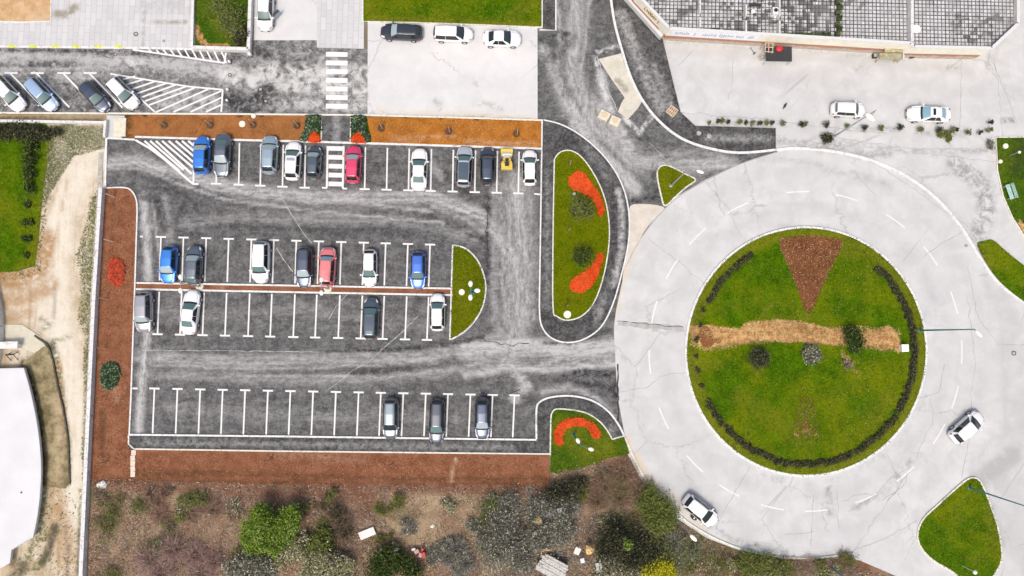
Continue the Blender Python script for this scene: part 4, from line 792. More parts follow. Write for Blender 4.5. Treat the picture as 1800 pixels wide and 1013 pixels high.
# island trees
shrub("young_tree", "leafy young tree in the upper part of the teardrop island", "tree", 1022, 366, [(0, 0, 22, 1.5), (12, 6, 14, 1.3), (-10, 6, 13, 1.3), (-6, -12, 12, 1.2), (8, -10, 12, 1.1)], L_OLIVE, 1500, .09, T_DARK, 200, .035, 2.2, clump=.22)
shrub("young_tree", "small dark young tree in the lower part of the teardrop island", "tree", 1026, 450, [(0, 0, 15, 1.2), (-7, 4, 9, 1.1)], L_DARK, 1300, .10, T_DARK, 160, .03, 2.2)
# bushes at upper left
shrub("wild_bush", "wild green bush in the walled lawn at upper left", "shrub", 404, 30, [(0, 0, 26, .7), (10, 25, 18, .6), (-20, -18, 16, .5)], L_OLIVE, 2200, .12, T_GREY, 160, .03, 1.3)
shrub("wild_bush", "dark brownish bush in the corner of the white walls", "shrub", 428, 62, [(0, 0, 12, .6), (-8, 12, 10, .5)], L_HEDGE, 1200, .11, T_BROWN, 120, .03, 1.2)
G = "small dark plants in a line on the western lawn"
for x, y in ((50, 361), (45, 391), (55, 391), (45, 419), (51, 420), (52, 296), (50, 330), (48, 449)):
    shrub("lawn_plant", "small dark plant in a line down the western lawn", "plant", x, y, [(0, 0, 5, .2)], L_DARK, 260, .10, T_DARK, 30, .02, .5, G, stem=False)
shrub("hedge", "dark hedge along the top of the western lawn", "hedge", 28, 231, [(-40, 0, 14, .5), (-15, 0, 14, .5), (8, 0, 14, .5), (30, 2, 13, .5), (52, 4, 11, .4), (70, 2, 9, .4)], L_HEDGE, 5200, .12, T_GREY, 200, .03, 1.0)
shrub("hedge", "loose dark green hedge down the eastern side of the western lawn", "hedge", 55, 270, [(0, -15, 12, .4), (0, 10, 12, .4), (-3, 35, 11, .4), (-2, 62, 9, .3)], L_DARK, 2200, .12, T_DARK, 120, .03, 1.0)

# trees and bushes of the waste ground
S = shrub
S("leafy_tree", "bright spring-green bushy tree in the waste ground", "tree", 480, 930, [(-18, -8, 26, 2.2), (-38, 10, 20, 1.7), (-20, -30, 17, 2.0), (28, -22, 18, 2.1), (34, -6, 14, 1.9), (-6, 22, 22, 1.9), (20, 14, 17, 1.6), (-35, 32, 16, 1.5), (8, -4, 14, 2.4)], L_BRIGHT, 21000, .10, T_BROWN, 160, .035, 3.4, clump=.15, hollow=.2)
S("olive_bush", "loose olive and pale undergrowth bush hugging the lower right of the bright green tree", "shrub", 522, 968, [(0, 0, 18, 1.0), (-30, 14, 16, .9), (14, -20, 12, .9), (24, 12, 14, .8)], L_BLOSSOM, 4200, .11, T_BROWN, 200, .03, 1.7)
S("olive_bush", "olive green bush right of the bright green tree", "shrub", 565, 955, [(0, 0, 17, .9), (8, -14, 10, .8)], L_OLIVE, 3200, .12, T_BROWN, 100, .03, 1.6)
S("blossom_bush", "pale blossoming bush below the bright green tree", "shrub", 448, 992, [(-8, 0, 22, 1.2), (-34, 8, 18, 1.0), (22, 4, 18, 1.1), (-10, 24, 20, 1)], L_SILVER, 8200, .11, T_GREY, 260, .03, 1.8)
S("blossom_bush", "cream blossoming bush at the bottom edge right of the pale bush", "shrub", 575, 1000, [(0, 0, 25, 1.3), (-30, 8, 18, 1.2), (28, -6, 16, 1.0), (10, 22, 20, 1)], L_BLOSSOM, 9000, .11, T_BROWN, 240, .03, 1.8)
S("bare_bush", "dark brown bare bush between the green tree and the white slab", "shrub", 598, 918, [(0, 0, 24, 1.1), (-14, -16, 16, .9), (6, 22, 16, .9), (-30, -26, 10, .6)], L_HEDGE, 1200, .09, T_BROWN, 900, .035, 1.8)
S("fallen_branches", "leaning leafless tree with fanned dark branches at the edge of the brown bed", "tree", 308, 857, [(-20, 10, 18, .6), (-46, 12, 20, .6), (-30, 26, 18, .5)], None, 0, .1, T_BROWN, 420, .03, 1.5)
S("bare_bush", "sprawling mauve-brown bare bush at lower left", "shrub", 290, 975, [(-30, 10, 34, .8), (10, -6, 32, .9), (50, 4, 28, .8), (84, 14, 22, .7), (-10, 34, 30, .7), (60, 32, 26, .7)], L_SILVER, 900, .07, T_PINK, 3400, .03, 1.6)
S("bare_bush", "thin tan bare bush under the fanned branches", "shrub", 330, 900, [(0, 0, 30, .4), (-50, 4, 26, .35), (44, -6, 26, .4), (80, 4, 18, .4)], None, 0, .07, T_BROWN, 1500, .025, .9)
S("bare_bush", "yellow-green tangled bush beside the wall at lower left", "shrub", 196, 900, [(0, 0, 16, .4), (-6, 26, 14, .4), (14, -22, 12, .3)], L_OLIVE, 1400, .07, T_BROWN, 300, .025, .9)
S("dark_bush", "dark teal-green bush below the rubbish pile", "shrub", 680, 985, [(0, 0, 24, 1.2), (26, 6, 16, 1.1), (-12, 22, 20, 1.1), (44, 22, 18, 1)], L_DARK, 5200, .12, T_DARK, 260, .03, 1.9)
S("bare_bush", "grey-black bare bush right of the sandy clearing", "shrub", 803, 968, [(0, 0, 26, 1.0), (14, 24, 22, .9), (-16, 16, 18, .8)], L_SILVER, 500, .07, T_GREY, 1500, .03, 1.8)
S("thorn_bush", "grey thorn thicket with pale tips left of the ruined roof", "shrub", 880, 925, [(0, 0, 32, 1.6), (24, 26, 30, 1.5), (-6, 44, 30, 1.5), (14, -34, 22, 1.4), (-26, 20, 18, 1.2), (36, 60, 26, 1.3)], L_SILVER, 6500, .09, T_GREY, 4200, .032, 2.0)
S("thorn_bush", "grey thorn thicket with rubbish caught in it above the ruined roof", "shrub", 968, 915, [(0, 0, 30, 1.4), (-14, 34, 28, 1.4), (22, 22, 26, 1.3), (34, -18, 20, 1.2), (-24, -22, 20, 1.2)], L_SILVER, 5200, .09, T_GREY, 3600, .032, 2.0)
S("dark_bush", "near-black bush cluster in the middle of the waste ground", "shrub", 1088, 945, [(0, 0, 32, 1.5), (30, 10, 28, 1.5), (-20, 22, 24, 1.3), (22, 40, 28, 1.4), (56, 30, 24, 1.2), (-6, -18, 18, 1.2)], L_HEDGE, 6000, .10, T_DARK, 3000, .035, 2.0)
S("dark_bush", "dark grey bush touching the corner of the horseshoe flower lawn", "shrub", 1000, 862, [(0, 0, 24, .9), (-24, 4, 18, .8), (20, -14, 14, .7)], L_HEDGE, 1800, .09, T_DARK, 1100, .03, 1.6)
S("bare_bush", "wide rust-brown bare bush below the horseshoe flower lawn", "shrub", 1065, 855, [(0, 0, 32, .9), (34, -18, 26, .8), (24, 20, 26, .9), (-14, 26, 22, .8), (56, 6, 20, .7)], L_OLIVE, 1600, .07, T_BROWN, 4200, .03, 1.7)
S("olive_bush", "olive green bush against the roundabout kerb", "shrub", 1150, 890, [(0, 0, 26, .9), (10, 28, 24, .9), (-10, -26, 16, .7), (22, 8, 16, .7)], L_OLIVE, 6500, .11, T_BROWN, 300, .03, 1.6)
S("bare_bush", "grey-brown bare bush around the lamp post by the roundabout", "shrub", 1190, 955, [(0, 0, 26, .8), (26, 16, 20, .8), (-24, 14, 20, .8), (0, 34, 22, .8)], L_OLIVE, 1800, .09, T_GREY, 1500, .03, 1.5)
S("yellow_bush", "bright yellow flowering bush at the bottom edge", "shrub", 1160, 1004, [(0, 0, 20, 1.2), (-18, 8, 14, 1.0), (14, 10, 16, 1.1), (4, -18, 10, .9)], L_YELLOW, 5600, .11, T_BROWN, 100, .03, 1.8)
S("olive_bush", "yellow-green bush at the bottom edge under the parked hatchback", "shrub", 1330, 996, [(0, 0, 22, .7), (24, -4, 16, .6), (-22, -10, 16, .6), (46, 2, 16, .6)], L_OLIVE, 4200, .10, T_BROWN, 240, .03, 1.3)
S("bare_bush", "reddish-brown scrub patch between the yellow-green bush and the blue lamp post", "shrub", 1262, 1000, [(0, 0, 24, .5), (-22, -14, 16, .4), (14, -12, 16, .4)], L_OLIVE, 1600, .08, T_BROWN, 1100, .03, 1.1)
S("bare_bush", "russet scrub at the foot of the blue lamp post", "shrub", 1425, 998, [(0, 0, 22, .4), (34, 2, 20, .4), (70, 8, 20, .4), (-28, 2, 16, .4)], L_OLIVE, 900, .08, T_PINK, 1800, .028, 1.0)
S("olive_bush", "light olive bush right of the sandy clearing's edge", "shrub", 868, 892, [(0, 0, 16, .6), (-12, 26, 14, .6)], L_OLIVE, 1800, .10, T_BROWN, 200, .03, 1.2)
S("green_shoot", "small bright green shoot in the dark bushes", "plant", 1104, 958, [(0, 0, 7, 2.6)], L_BRIGHT, 420, .09, T_BROWN, 20, .02, 1.0, stem=True)
S("bare_bush", "grey bare bush at the bottom edge beside the ruined roof", "shrub", 1075, 1004, [(0, 0, 26, .9), (26, 6, 20, .8), (-18, 10, 18, .8)], L_BLOSSOM, 2400, .09, T_GREY, 1200, .03, 1.6)
G = "small scrub bushes scattered over the waste ground"
_rs = np.random.default_rng(77)
for i in range(95):
    x = _rs.uniform(168, 1500); lim = 858 if x < 640 else (862 if x < 975 else (835+max(0, (x-1060))*.36))
    y = _rs.uniform(max(lim, 862 if x < 960 else 838)+6, 1010)
    if x > 1200: y = _rs.uniform(985, 1012)
    if x > 1120 and x <= 1200: y = _rs.uniform(900, 1010)
    if (x-480)**2+(y-930)**2 < 55**2 or (x-645)**2+(y-938)**2 < 26**2 or (abs(x-760) < 70 and y < 960 and i % 3) or (x-738)**2+(y-972)**2 < 22**2: continue
    z = 0 if x < 420 else (1 if x < 700 else (2 if x < 1000 else 3)); k = _rs.random(); r_ = _rs.uniform(8, 20)
    bl = [(_rs.uniform(-12, 12), _rs.uniform(-10, 10), r_*_rs.uniform(.5, 1), .25+.2*_rs.random()) for _ in range(4)]
    lm, tm = ((L_OLIVE, T_PINK), (L_OLIVE, T_BROWN), (L_SILVER, T_GREY), (L_OLIVE, T_BROWN))[z]
    nm_ = ("low mauve and tan scrub bush in the western third of the waste ground", "low olive and brown scrub bush around the bright green tree and the white slab", "low grey scrub bush between the sandy clearing and the ruined roof", "low brown-green scrub bush between the horseshoe lawn and the roundabout kerb")[z]
    shrub("scrub_bush", nm_, "shrub", x, y, bl, lm if k < .75 else L_BLOSSOM, 380 if k < .5 else 800, .085, tm, 420, .028, .9, G+str("" if z == 0 else (", middle", ", east", ", far east")[z-1]), stem=False)
# the bare thicket: interlaced leafless shoots nobody could count
def thicket(lb, poly, n, per, mat, r0, h, w, seed):
    r = np.random.default_rng(seed); B = np.array([P(a, b)[:2] for a, b in poly]); mn, mx = B.min(0), B.max(0); p = r.uniform(mn, mx, (n*4, 2)); p = p[inside(p, B)][:n]; Vs, Fs, Cs, o = [], [], [], 0
    for i, q in enumerate(p):
        k = r.uniform(.5, 1.4); V, F, c = twigs((q[0], q[1], .03), r0*k, r0*k, h*k, per, w, seed+i); c[:, 0] = np.clip(c[:, 0]*.7+.3*n1(np.array([q[0]*.5+n1(np.array([q[1]*.6]))[0]*3]))[0], 0, 1)
        Vs.append(V); Fs += [tuple(a_+o for a_ in f) for f in F]; Cs.append(c); o += len(V)
    return tag(vmesh("thicket", np.vstack(Vs), Fs, np.vstack(Cs), mat), lb, "thicket", None, "stuff")
T_MIX = leafmat("shoots_grey_pale", (.035, .033, .025), (.40, .38, .32), (.74, .71, .64)); T_MIXB = leafmat("shoots_tan", (.10, .055, .035), (.58, .41, .31), (.74, .66, .56))
thicket("tangled grey leafless thicket between the ruined roof and the roundabout kerb", [(835, 885), (905, 862), (960, 858), (1010, 850), (1060, 880), (1130, 915), (1190, 930), (1240, 960), (1250, 1040), (840, 1040)], 420, 16, T_MIX, .95, .9, .026, 900)
thicket("tangled mauve-brown leafless growth in the western waste ground", [(168, 860), (300, 866), (420, 880), (430, 960), (400, 1040), (160, 1040)], 330, 14, T_MIXB, .9, .5, .024, 1900)
thicket("tangled brown leafless growth in the middle of the waste ground", [(520, 872), (640, 878), (680, 900), (640, 960), (660, 1030), (540, 1030), (600, 960), (545, 900)], 130, 13, T_MIXB, .8, .5, .024, 2900)
thicket("straw-coloured dead stems around the sandy clearing", [(660, 880), (850, 870), (850, 960), (790, 1000), (680, 960)], 130, 12, leafmat("stems_straw", (.22, .17, .08), (.62, .50, .30), (.20, .25, .07)), .7, .35, .024, 3900)
thicket("rust-brown leafless growth below the horseshoe lawn", [(980, 850), (1060, 815), (1100, 805), (1125, 850), (1160, 900), (1100, 890), (1020, 880)], 120, 14, T_MIXB, .8, .6, .024, 4900)
# undergrowth and litter over the whole waste ground
WG = [P(a, b) for a, b in ((165, 842), (500, 852), (960, 858), (972, 830), (1100, 800), (1130, 855), (1180, 908), (1240, 948), (1300, 972), (1480, 984), (1600, 1030), (1600, 1250), (150, 1250), (158, 1000))]
UND = leafmat("undergrowth", (.045, .030, .018), (.36, .27, .18), (.13, .16, .03))
scatter("undergrowth", "tangled dry undergrowth of the waste ground", WG, 80000, UND, .15, .03, .22, 11, cat='undergrowth', flat=1.2, thin=.30)
scatter("undergrowth", "mauve and tan dead stalks of the waste ground", WG, 80000, leafmat("dead_stalks", (.17, .095, .07), (.64, .47, .36), (.70, .64, .52)), .17, .05, .30, 21, cat='undergrowth', flat=1.2, thin=.26)
if 1: pass
scatter("weeds", "green and pale weeds along the wall", [P(a, b) for a, b in ((170, 335), (182, 335), (172, 560), (160, 800), (152, 1000), (147, 1000), (150, 900), (143, 800), (152, 700), (146, 640), (150, 590), (136, 560), (146, 500), (134, 450), (150, 400), (158, 360))], 5200, leafmat('weeds_mixed', (.07, .10, .02), (.30, .30, .12), (.55, .52, .42)), .13, .03, .16, 12, cat='weeds')
scatter("weeds", "rough pale weeds at the head of the sandy track", [P(a, b) for a, b in ((86, 222), (186, 222), (184, 262), (130, 275), (95, 330), (80, 360), (84, 280))], 5600, leafmat("weeds_pale", (.10, .13, .03), (.42, .40, .26), (.66, .62, .52)), .15, .04, .14, 13, cat='weeds')
scatter("weeds", "dry weeds at the bottom of the sandy track", [P(a, b) for a, b in ((84, 850), (125, 850), (145, 920), (148, 1080), (10, 1080), (30, 980), (70, 940))], 500, L_OLIVE, .14, .04, .14, 14, cat='weeds')
WHT = leafmat("litter_scraps", (.45, .43, .38), (.80, .79, .76), (.45, .50, .58))
scatter("litter", "pale scraps of litter strewn through the waste ground", WG, 1500, WHT, .15, .25, .10, 15, cat='litter', flat=.5)
scatter("litter", "pale stone chips scattered in the brown bed", [P(a, b) for a, b in ((166, 800), (230, 800), (700, 812), (960, 820), (960, 852), (500, 846), (165, 846), (178, 600), (190, 350), (200, 350), (186, 600))], 160, WHT, .10, .17, .03, 16, cat='litter', flat=.5)

CHB = leafmat("bark_chips_brown", (.045, .016, .008), (.34, .15, .07), (.52, .32, .18)); CHO = leafmat("bark_chips_orange", (.11, .035, .010), (.58, .27, .07), (.66, .42, .20)); STRAW = leafmat("straw_bits", (.20, .08, .03), (.74, .52, .26), (.10, .16, .02))
def chips(lb, px, n, mat, size, z, seed): return scatter("bark_chips", lb, [P(a, b) for a, b in px], n, mat, size, z, .04, seed, cat='bark chips', flat=.7, thin=.4)
chips("coarse brown bark chips on the wedge of the round island", [(1368, 419), (1420, 413), (1480, 421), (1478, 438), (1464, 464), (1446, 502), (1431, 537), (1421, 555), (1411, 541), (1398, 505), (1384, 470), (1369, 440)], 5200, CHB, .13, .26, 31)
chips("straw and red earth crumbs on the strip across the round island", [(1212, 575), (1300, 578), (1350, 566), (1400, 564), (1440, 576), (1500, 572), (1580, 576), (1578, 620), (1500, 612), (1400, 602), (1320, 606), (1240, 622), (1212, 606)], 4200, STRAW, .13, .24, 32)
chips("brown crumbs on the faint bare patch of the round island", [(1404, 698), (1428, 698), (1438, 768), (1392, 770)], 500, CHB, .12, .24, 33)
chips("orange bark chips in the eastern half of the northern bed", [(654, 209), (950, 213), (949, 258), (658, 250)], 5200, CHO, .10, .13, 34)
chips("brown and orange bark chips in the western half of the northern bed", [(222, 206), (526, 208), (522, 246), (217, 241)], 4600, leafmat("bark_chips_mixed", (.08, .028, .012), (.50, .24, .10), (.20, .20, .05)), .10, .13, 35)
chips("brown bark chips in the western bed", [(186, 334), (226, 336), (238, 372), (235, 500), (228, 700), (224, 790), (166, 790), (175, 560)], 4200, CHB, .10, .15, 36)
chips("brown bark chips in the southern bed", [(166, 795), (240, 796), (960, 803), (962, 856), (700, 852), (400, 852), (166, 852)], 8200, CHB, .10, .15, 37)
scatter("weeds", "ragged tufts along the edge between the western lawn and the sandy track", [P(a, b) for a, b in ((84, 232), (102, 236), (96, 300), (84, 380), (76, 430), (72, 480), (40, 492), (-100, 500), (-100, 480), (30, 476), (60, 464), (66, 420), (72, 340))], 2600, leafmat("edge_tufts", (.05, .09, .01), (.36, .30, .16), (.14, .19, .02)), .16, .05, .12, 38, cat='weeds')

# saplings with stakes
def sapling(label, x, y, h=1.9, sm=WOOD, tint=0, lean=(0, 0)):
    b = P(x, y); t = thing("staked_sapling", label, "sapling", (b[0], b[1], .10), 0, "staked saplings in the planting beds")
    s = MB(); s.tube((.10, 0, -.1), (.10+lean[0], lean[1], h*.9), .045, .04, 6); s.build("stake", sm, t)
    s = MB(); s.tube((-.06, .04, 0), (-.03+lean[0], .03+lean[1], h), .035, .018, 6)
    for k in range(7):
        a = k*2.4; z = h*(.55+.06*k); s.tube((-.04+lean[0]*z/h, .03+lean[1]*z/h, z), (-.04+.32*math.cos(a)+lean[0], .03+.32*math.sin(a)+lean[1], z+.28), .012, .005, 4)
    s.build("trunk", BARK, t)
    if y > 300 and x < 900: return
    s = MB(); s.lathe((0, 0, 0), [(.42, 0), (.40, .06), (.25, .05), (.1, .02)], 14); s.build("soil_ring", simple("dug_soil", (.10, .05, .025), .95, var=.3) if "dug_soil" not in bpy.data.materials else bpy.data.materials["dug_soil"], t)
for x, y, lb in ((290, 221, "staked sapling in the orange bed nearest its western end"), (371, 221, "staked sapling in the orange bed above the blue hatchback"), (446, 220, "staked sapling between the two cream discs"), (523, 222, "staked sapling in the orange bed just left of the green ground cover"),
                 (671, 226, "staked sapling in the orange bed just right of the footpath planting"), (789, 232, "staked sapling in the middle of the eastern orange bed"), (908, 236, "staked sapling at the eastern end of the orange bed"),
                 (1000, 290, "staked sapling at the top of the teardrop island"), (998, 406, "staked sapling halfway down the teardrop island beside the kerb"), (995, 538, "staked sapling at the bottom of the teardrop island above the cream disc")): sapling(lb, x, y)
for x, y, lb in ((201, 347, "thin white stake and sapling at the top of the western brown bed"), (198, 425, "thin stake and sapling above the red oval flower patch"), (190, 526, "thin stake and sapling in the western bed below the red oval"), (187, 612, "thin stake and sapling above the dark green oval"), (190, 812, "thin stake and sapling in the bottom corner of the western bed"), (477, 808, "thin leaning stake and sapling in the southern bed"), (691, 815, "staked sapling in the southern bed below the grey car")): sapling(lb, x, y, 1.7, LAMPW if y < 500 else WOOD, lean=(-.1, .05))
# ------------------------------------------------------------------ cars
def paint(name, c, metal=.55, rough=.32):
    t = NT(name, rough, .5); t.b.inputs['Metallic'].default_value = metal; t.b.inputs['Coat Weight'].default_value = .6; t.b.inputs['Coat Roughness'].default_value = .06
    n = t.noise(t.obj(), 3, 5, .7); t.color(t.mix(t.rng(n, .35, .75, 0, .22), c, tuple(min(1, v*.75+.04) for v in c))); return t.m
PC = {'white': paint("paint_white", (.84, .84, .84), 0, .35), 'silver_blue': paint("paint_pale_blue", (.50, .66, .86)), 'blue': paint("paint_blue", (.055, .27, .82)), 'royal': paint("paint_royal_blue", (.09, .22, .72)),
      'grey': paint("paint_grey", (.20, .23, .27), .75), 'iceblue': paint("paint_ice_blue", (.42, .53, .60)), 'silver': paint("paint_silver", (.42, .42, .45)), 'dark': paint("paint_dark_grey", (.10, .11, .14), .75), 'black': paint("paint_black", (.055, .065, .085)),
      'steel': paint("paint_steel", (.14, .18, .21), .75), 'red': paint("paint_red", (.82, .07, .17), .35), 'coral': paint("paint_faded_red", (.84, .24, .25), .25), 'greygreen': paint("paint_grey_green", (.26, .32, .36), .7), 'bluegrey': paint("paint_blue_grey", (.12, .145, .20), .8), 'pearl': paint("paint_pearl", (.68, .71, .75))}
def glassm(name, c, rough=.08, metal=0.):
    t = NT(name, rough, .8); t.b.inputs['Metallic'].default_value = metal; t.color(c); return t.m
GL = glassm("window_glass", (.012, .018, .020)); WS = {0: glassm("windscreen_teal", (.10, .175, .17)), 1: glassm("windscreen_pale", (.34, .42, .44), .15), 2: glassm("windscreen_dark", (.03, .045, .05)), 3: glassm("windscreen_blue", (.22, .38, .46), .12)}  # windscreens coloured with sky reflection; side and rear glass darker as facing away
PANO = glassm("panoramic_glass", (.07, .10, .135), .06); HL = glassm("headlight_glass", (.80, .82, .84), .15); HLG = glassm("headlight_grey", (.34, .36, .38), .2); TL = glassm("taillight_red", (.28, .015, .02), .2); PLASTIC = simple("black_plastic", (.014, .016, .018), .6); RIM = simple("alloy_rim", (.50, .51, .53), .35, .6); PLATE = simple("number_plate_white", (.75, .75, .72), .5)
SEATM = simple("seat_fabric", (.20, .20, .20), .9)

KINDS = {  # profile: f -> top height ; belt ; cabin break points
 'hatch': dict(zt=[(0, .52), (.025, .66), (.09, .80), (.235, .95), (.255, .97), (.42, 1.40), (.55, 1.0), (.90, .955), (.97, .66), (1, .45)], cowl=.25, rf=.42, rr=.87, rb=.955, H=1.47),
 'mini': dict(zt=None, cowl=.20, rf=.38, rr=.88, rb=.96, H=1.50), 'sedan': dict(zt=None, cowl=.29, rf=.45, rr=.70, rb=.84, H=1.43), 'wagon': dict(zt=None, cowl=.24, rf=.40, rr=.92, rb=.975, H=1.48), 'suv': dict(zt=None, cowl=.24, rf=.37, rr=.90, rb=.965, H=1.66), 'box': dict(zt=None, cowl=.27, rf=.37, rr=.89, rb=.93, H=1.38)}
def car(label, px, py, head, kind='hatch', paintk='white', L=4.2, W=1.74, ws=0, group=None, sunroof=None, rails=False, rear_ws=None, trunk_open=False, door=False, name='parked_car', plate=True, cat='car', round_=1.0, hl=True):
    K = KINDS[kind]; cw, rf, rr, rb, Hh = K['cowl'], K['rf'], K['rr'], K['rb'], K['H']; N = 97; f = np.linspace(0, 1, N)
    tail = 1.00 if kind in ('sedan',) else .93
    zx = [0, .02, .08, cw-.015, cw, rf, (rf+rr)/2, rr, rb, min(rb+.02, .985), .99, 1]; zh = Hh-.62
    hood = .92 if kind != 'suv' else 1.05
    zy = [.50, .66, hood-.14, hood, hood+.02, Hh-.03, Hh, Hh-.05, hood+.04 if kind != 'box' else hood+.02, hood-.01 if kind == 'sedan' else hood-.10, hood-.16, .50]
    def sm(v, k=3):
        w = np.ones(k)/k; q = np.pad(v, k//2, mode='edge'); return np.convolve(q, w, 'valid')
    zt = sm(np.interp(f, zx, zy), 3)
    nose = round_; w = W/2*np.interp(f, [0, .012, .04, .10, .2, .5, .82, .92, .965, .99, 1], [.52, .66, .82, .94, .99, 1, .985, .94, .86, .74, .58]); w = sm(w)
    rw = .655 if kind != 'box' else .70
    wt = W/2*np.interp(f, [0, .03, .1, cw-.03, cw, rf, (rf+rr)/2, rr, rb, min(rb+.03, .985), 1], [.46, .60, .72, .82, .83, rw, rw+.02, rw-.04, .70, .70, .46])
    zb = np.minimum(zt-.03, np.interp(f, [0, .1, cw, rr, 1], [.50, hood-.16, hood-.02, hood+.01, hood-.08])); lo = np.interp(f, [0, .04, .5, .96, 1], [.30, .20, .20, .22, .32])
    cab = np.interp(f, [cw-.02, cw+.08, rr, rb+.01], [0, 1, 1, 0])
    half = []
    for a in range(11):
        if a == 0: y, z = 0*f, zt+.025
        elif a == 1: y, z = wt*.5, zt+.018
        elif a == 2: y, z = wt*.90, zt-.002
        elif a == 3: y, z = wt*1.0, zt-.035
        elif a == 4: y, z = (wt+w*.95)/2, (zt-.035+zb)/2
        elif a == 5: y, z = np.where(cab > .5, w*.95, w*.93), zb+.01
        elif a == 6: y, z = w*.995, zb-.07
        elif a == 7: y, z = w*1.0, np.minimum(.58, zb-.09)
        elif a == 8: y, z = w*.975, np.minimum(lo+.12, .4)
        elif a == 9: y, z = w*.90, lo
        else: y, z = 0*f, lo-.01
        half.append((y, z))
    G3 = np.zeros((N, 21, 3))
    for a in range(-10, 11):
        y, z = half[abs(a)]; s = 1 if a >= 0 else -1
        bul = np.interp(f, [0, .08, .3, rf, rr, .9, 1], [.16, .13, .10, .05, -.03, -.08, -.12])
        G3[:, a+10, 0] = L*(.5-f)+bul*(1-(y/(W/2))**2); G3[:, a+10, 1] = s*y; G3[:, a+10, 2] = z
    G3[:, :, 0] -= .02
    def S(ff, a, off=0.):
        i = np.clip(ff*(N-1), 0, N-1.001); j = np.clip(a+10, 0, 19.999); i0 = int(i); j0 = int(j); u, v = i-i0, j-j0
        p = (G3[i0, j0]*(1-u)*(1-v)+G3[i0+1, j0]*u*(1-v)+G3[i0, j0+1]*(1-u)*v+G3[i0+1, j0+1]*u*v)
        if off:
            du = G3[i0+1, j0]-G3[i0, j0]; dv = G3[i0, j0+1]-G3[i0, j0]; n = np.cross(du, dv); n = n/(np.linalg.norm(n)+1e-9)
            out = np.array([0, p[1]*.6, p[2]-.5]); n = n if n@out >= 0 else -n; p = p+n*off
        return p
    b = P(px, py, .62); t = thing(name, label, cat, (b[0], b[1], 0.006), R(head), group); pm = PC[paintk]
    V = G3.reshape(-1, 3); F = []
    for i in range(N-1):
        for j in range(20): F.append((i*21+j, i*21+j+1, (i+1)*21+j+1, (i+1)*21+j))
    F += [tuple(range(21))[::-1], tuple(range((N-1)*21, N*21))]
    body = mesh("body", V, F, pm, t, True)
    def patch_(nm, f0, f1, a0, a1, m, off=.009, nf=8, na=10, tap=0., par=None, curve=0.):
        V = []; F = []
        for i in range(nf+1):
            ff = f0+(f1-f0)*i/nf
            for j in range(na+1):
                q = j/na; s_ = tap*abs(q-.5)*2*(1 if 0 else 0); a = a0+(a1-a0)*q
                V.append(S(ff+curve*(2*q-1)**2, a, off))
        for i in range(nf):
            for j in range(na): k = i*(na+1)+j; F.append((k, k+1, k+na+2, k+na+1))
        return mesh(nm, V, F, m, par or t, True)
    def tri_patch(nm, f0, f1, ins0, ins1, a0, a1, m):   # side glass with raked ends
        V = []; F = []; nf, na = 10, 3
        for i in range(nf+1):
            for j in range(na+1):
                q = j/na; a = a0+(a1-a0)*q; s0 = f0+ins0*(1-q); s1 = f1-ins1*(1-q); V.append(S(s0+(s1-s0)*i/nf, a, .008))
        for i in range(nf):
            for j in range(na): k = i*(na+1)+j; F.append((k, k+1, k+na+2, k+na+1))
        return mesh(nm, V, F, m, t, True)
    patch_("scuttle_panel", cw-.022, cw+.020, -3.1, 3.1, PLASTIC, .007, 3)
    patch_("windscreen", cw+.020, rf-.004, -2.55, 2.55, WS[ws], .009, 10)
    rg = WS[rear_ws] if rear_ws is not None else GL
    patch_("rear_window", rr+.004, rb-.006, -2.4, 2.4, rg, .009, 6)
    mid = (rf+rr)/2+.01
    for s in (1, -1):
        tri_patch("side_window", cw+.05, mid-.004, (rf-cw)*.75, 0, 3.12*s, 4.95*s, GL)
        tri_patch("side_window", mid+.004, rr+(rb-rr)*.35, 0, (rb-rr)*.6, 3.12*s, 4.95*s, GL)
        if hl: patch_("headlight", .012, .095, 2.3*s, 5.1*s, HL, .007, 4, 4)
        else: patch_("headlight", .012, .075, 3.0*s, 5.1*s, HLG, .007, 4, 4)
        patch_("taillight", .945, .985, 3.2*s, 6.2*s, TL, .007, 3, 4)
        m = MB(); m.lathe((L*(.5-cw)-.16, s*(W/2+.09), hood+.02), [(.04, -.07), (.11, -.05), (.12, .02), (.09, .07), (.02, .085)], 10, sx=.8, sy=1.1); m.box((L*(.5-cw)-.14, s*(W/2-.03), hood-.01), (.08, .14, .04)); m.build("wing_mirror", pm, t, True)
        for fx in (.19, .80):
            x = L*(.5-fx); rW = .33; ww = np.interp(fx, f, w)
            m = MB(); m.tube((x, s*(ww-.17), rW), (x, s*(ww+.025), rW), rW, rW-.02, 20); ty = m.build("wheel", BLACK, t)
            m = MB(); m.tube((x, s*(ww+.01), rW), (x, s*(ww+.032), rW), rW*.66, rW*.60, 16)
            m.build("rim", RIM, ty)
    m = MB(); m.box((L/2+.115, 0, .46), (.03, W*.55, .16)); m.build("bumper_grille", PLASTIC, t)
    m = MB(); m.box((L/2+.14, 0, .42), (.02, .5, .11)); m.build("number_plate", PLATE, t)
    m = MB(); m.box((-L/2-.135, 0, .55), (.03, .5, .12)); m.build("number_plate", PLATE, t)
    if sunroof:
        f0, f1, a1, mm = sunroof; patch_("sunroof", f0, f1, -a1, a1, mm, .010, 6, 8)
    if rails:
        for s in (1, -1):
            m = MB(); pts = [S(rf+.03+(rr-rf-.05)*k/8, 2.75*s, .04) for k in range(9)]
            for p, q in zip(pts[:-1], pts[1:]): m.tube(p, q, .018, .018, 6)
            m.build("roof_rail", RIM if paintk != 'dark' else PLASTIC, t)
    m = MB(); q = S(rr-.02, 0, .0); m.tube(q, (q[0]-.22, 0, q[2]+.14), .008, .004, 5); m.build("antenna", PLASTIC, t)
    # door shut lines
    m = MB()
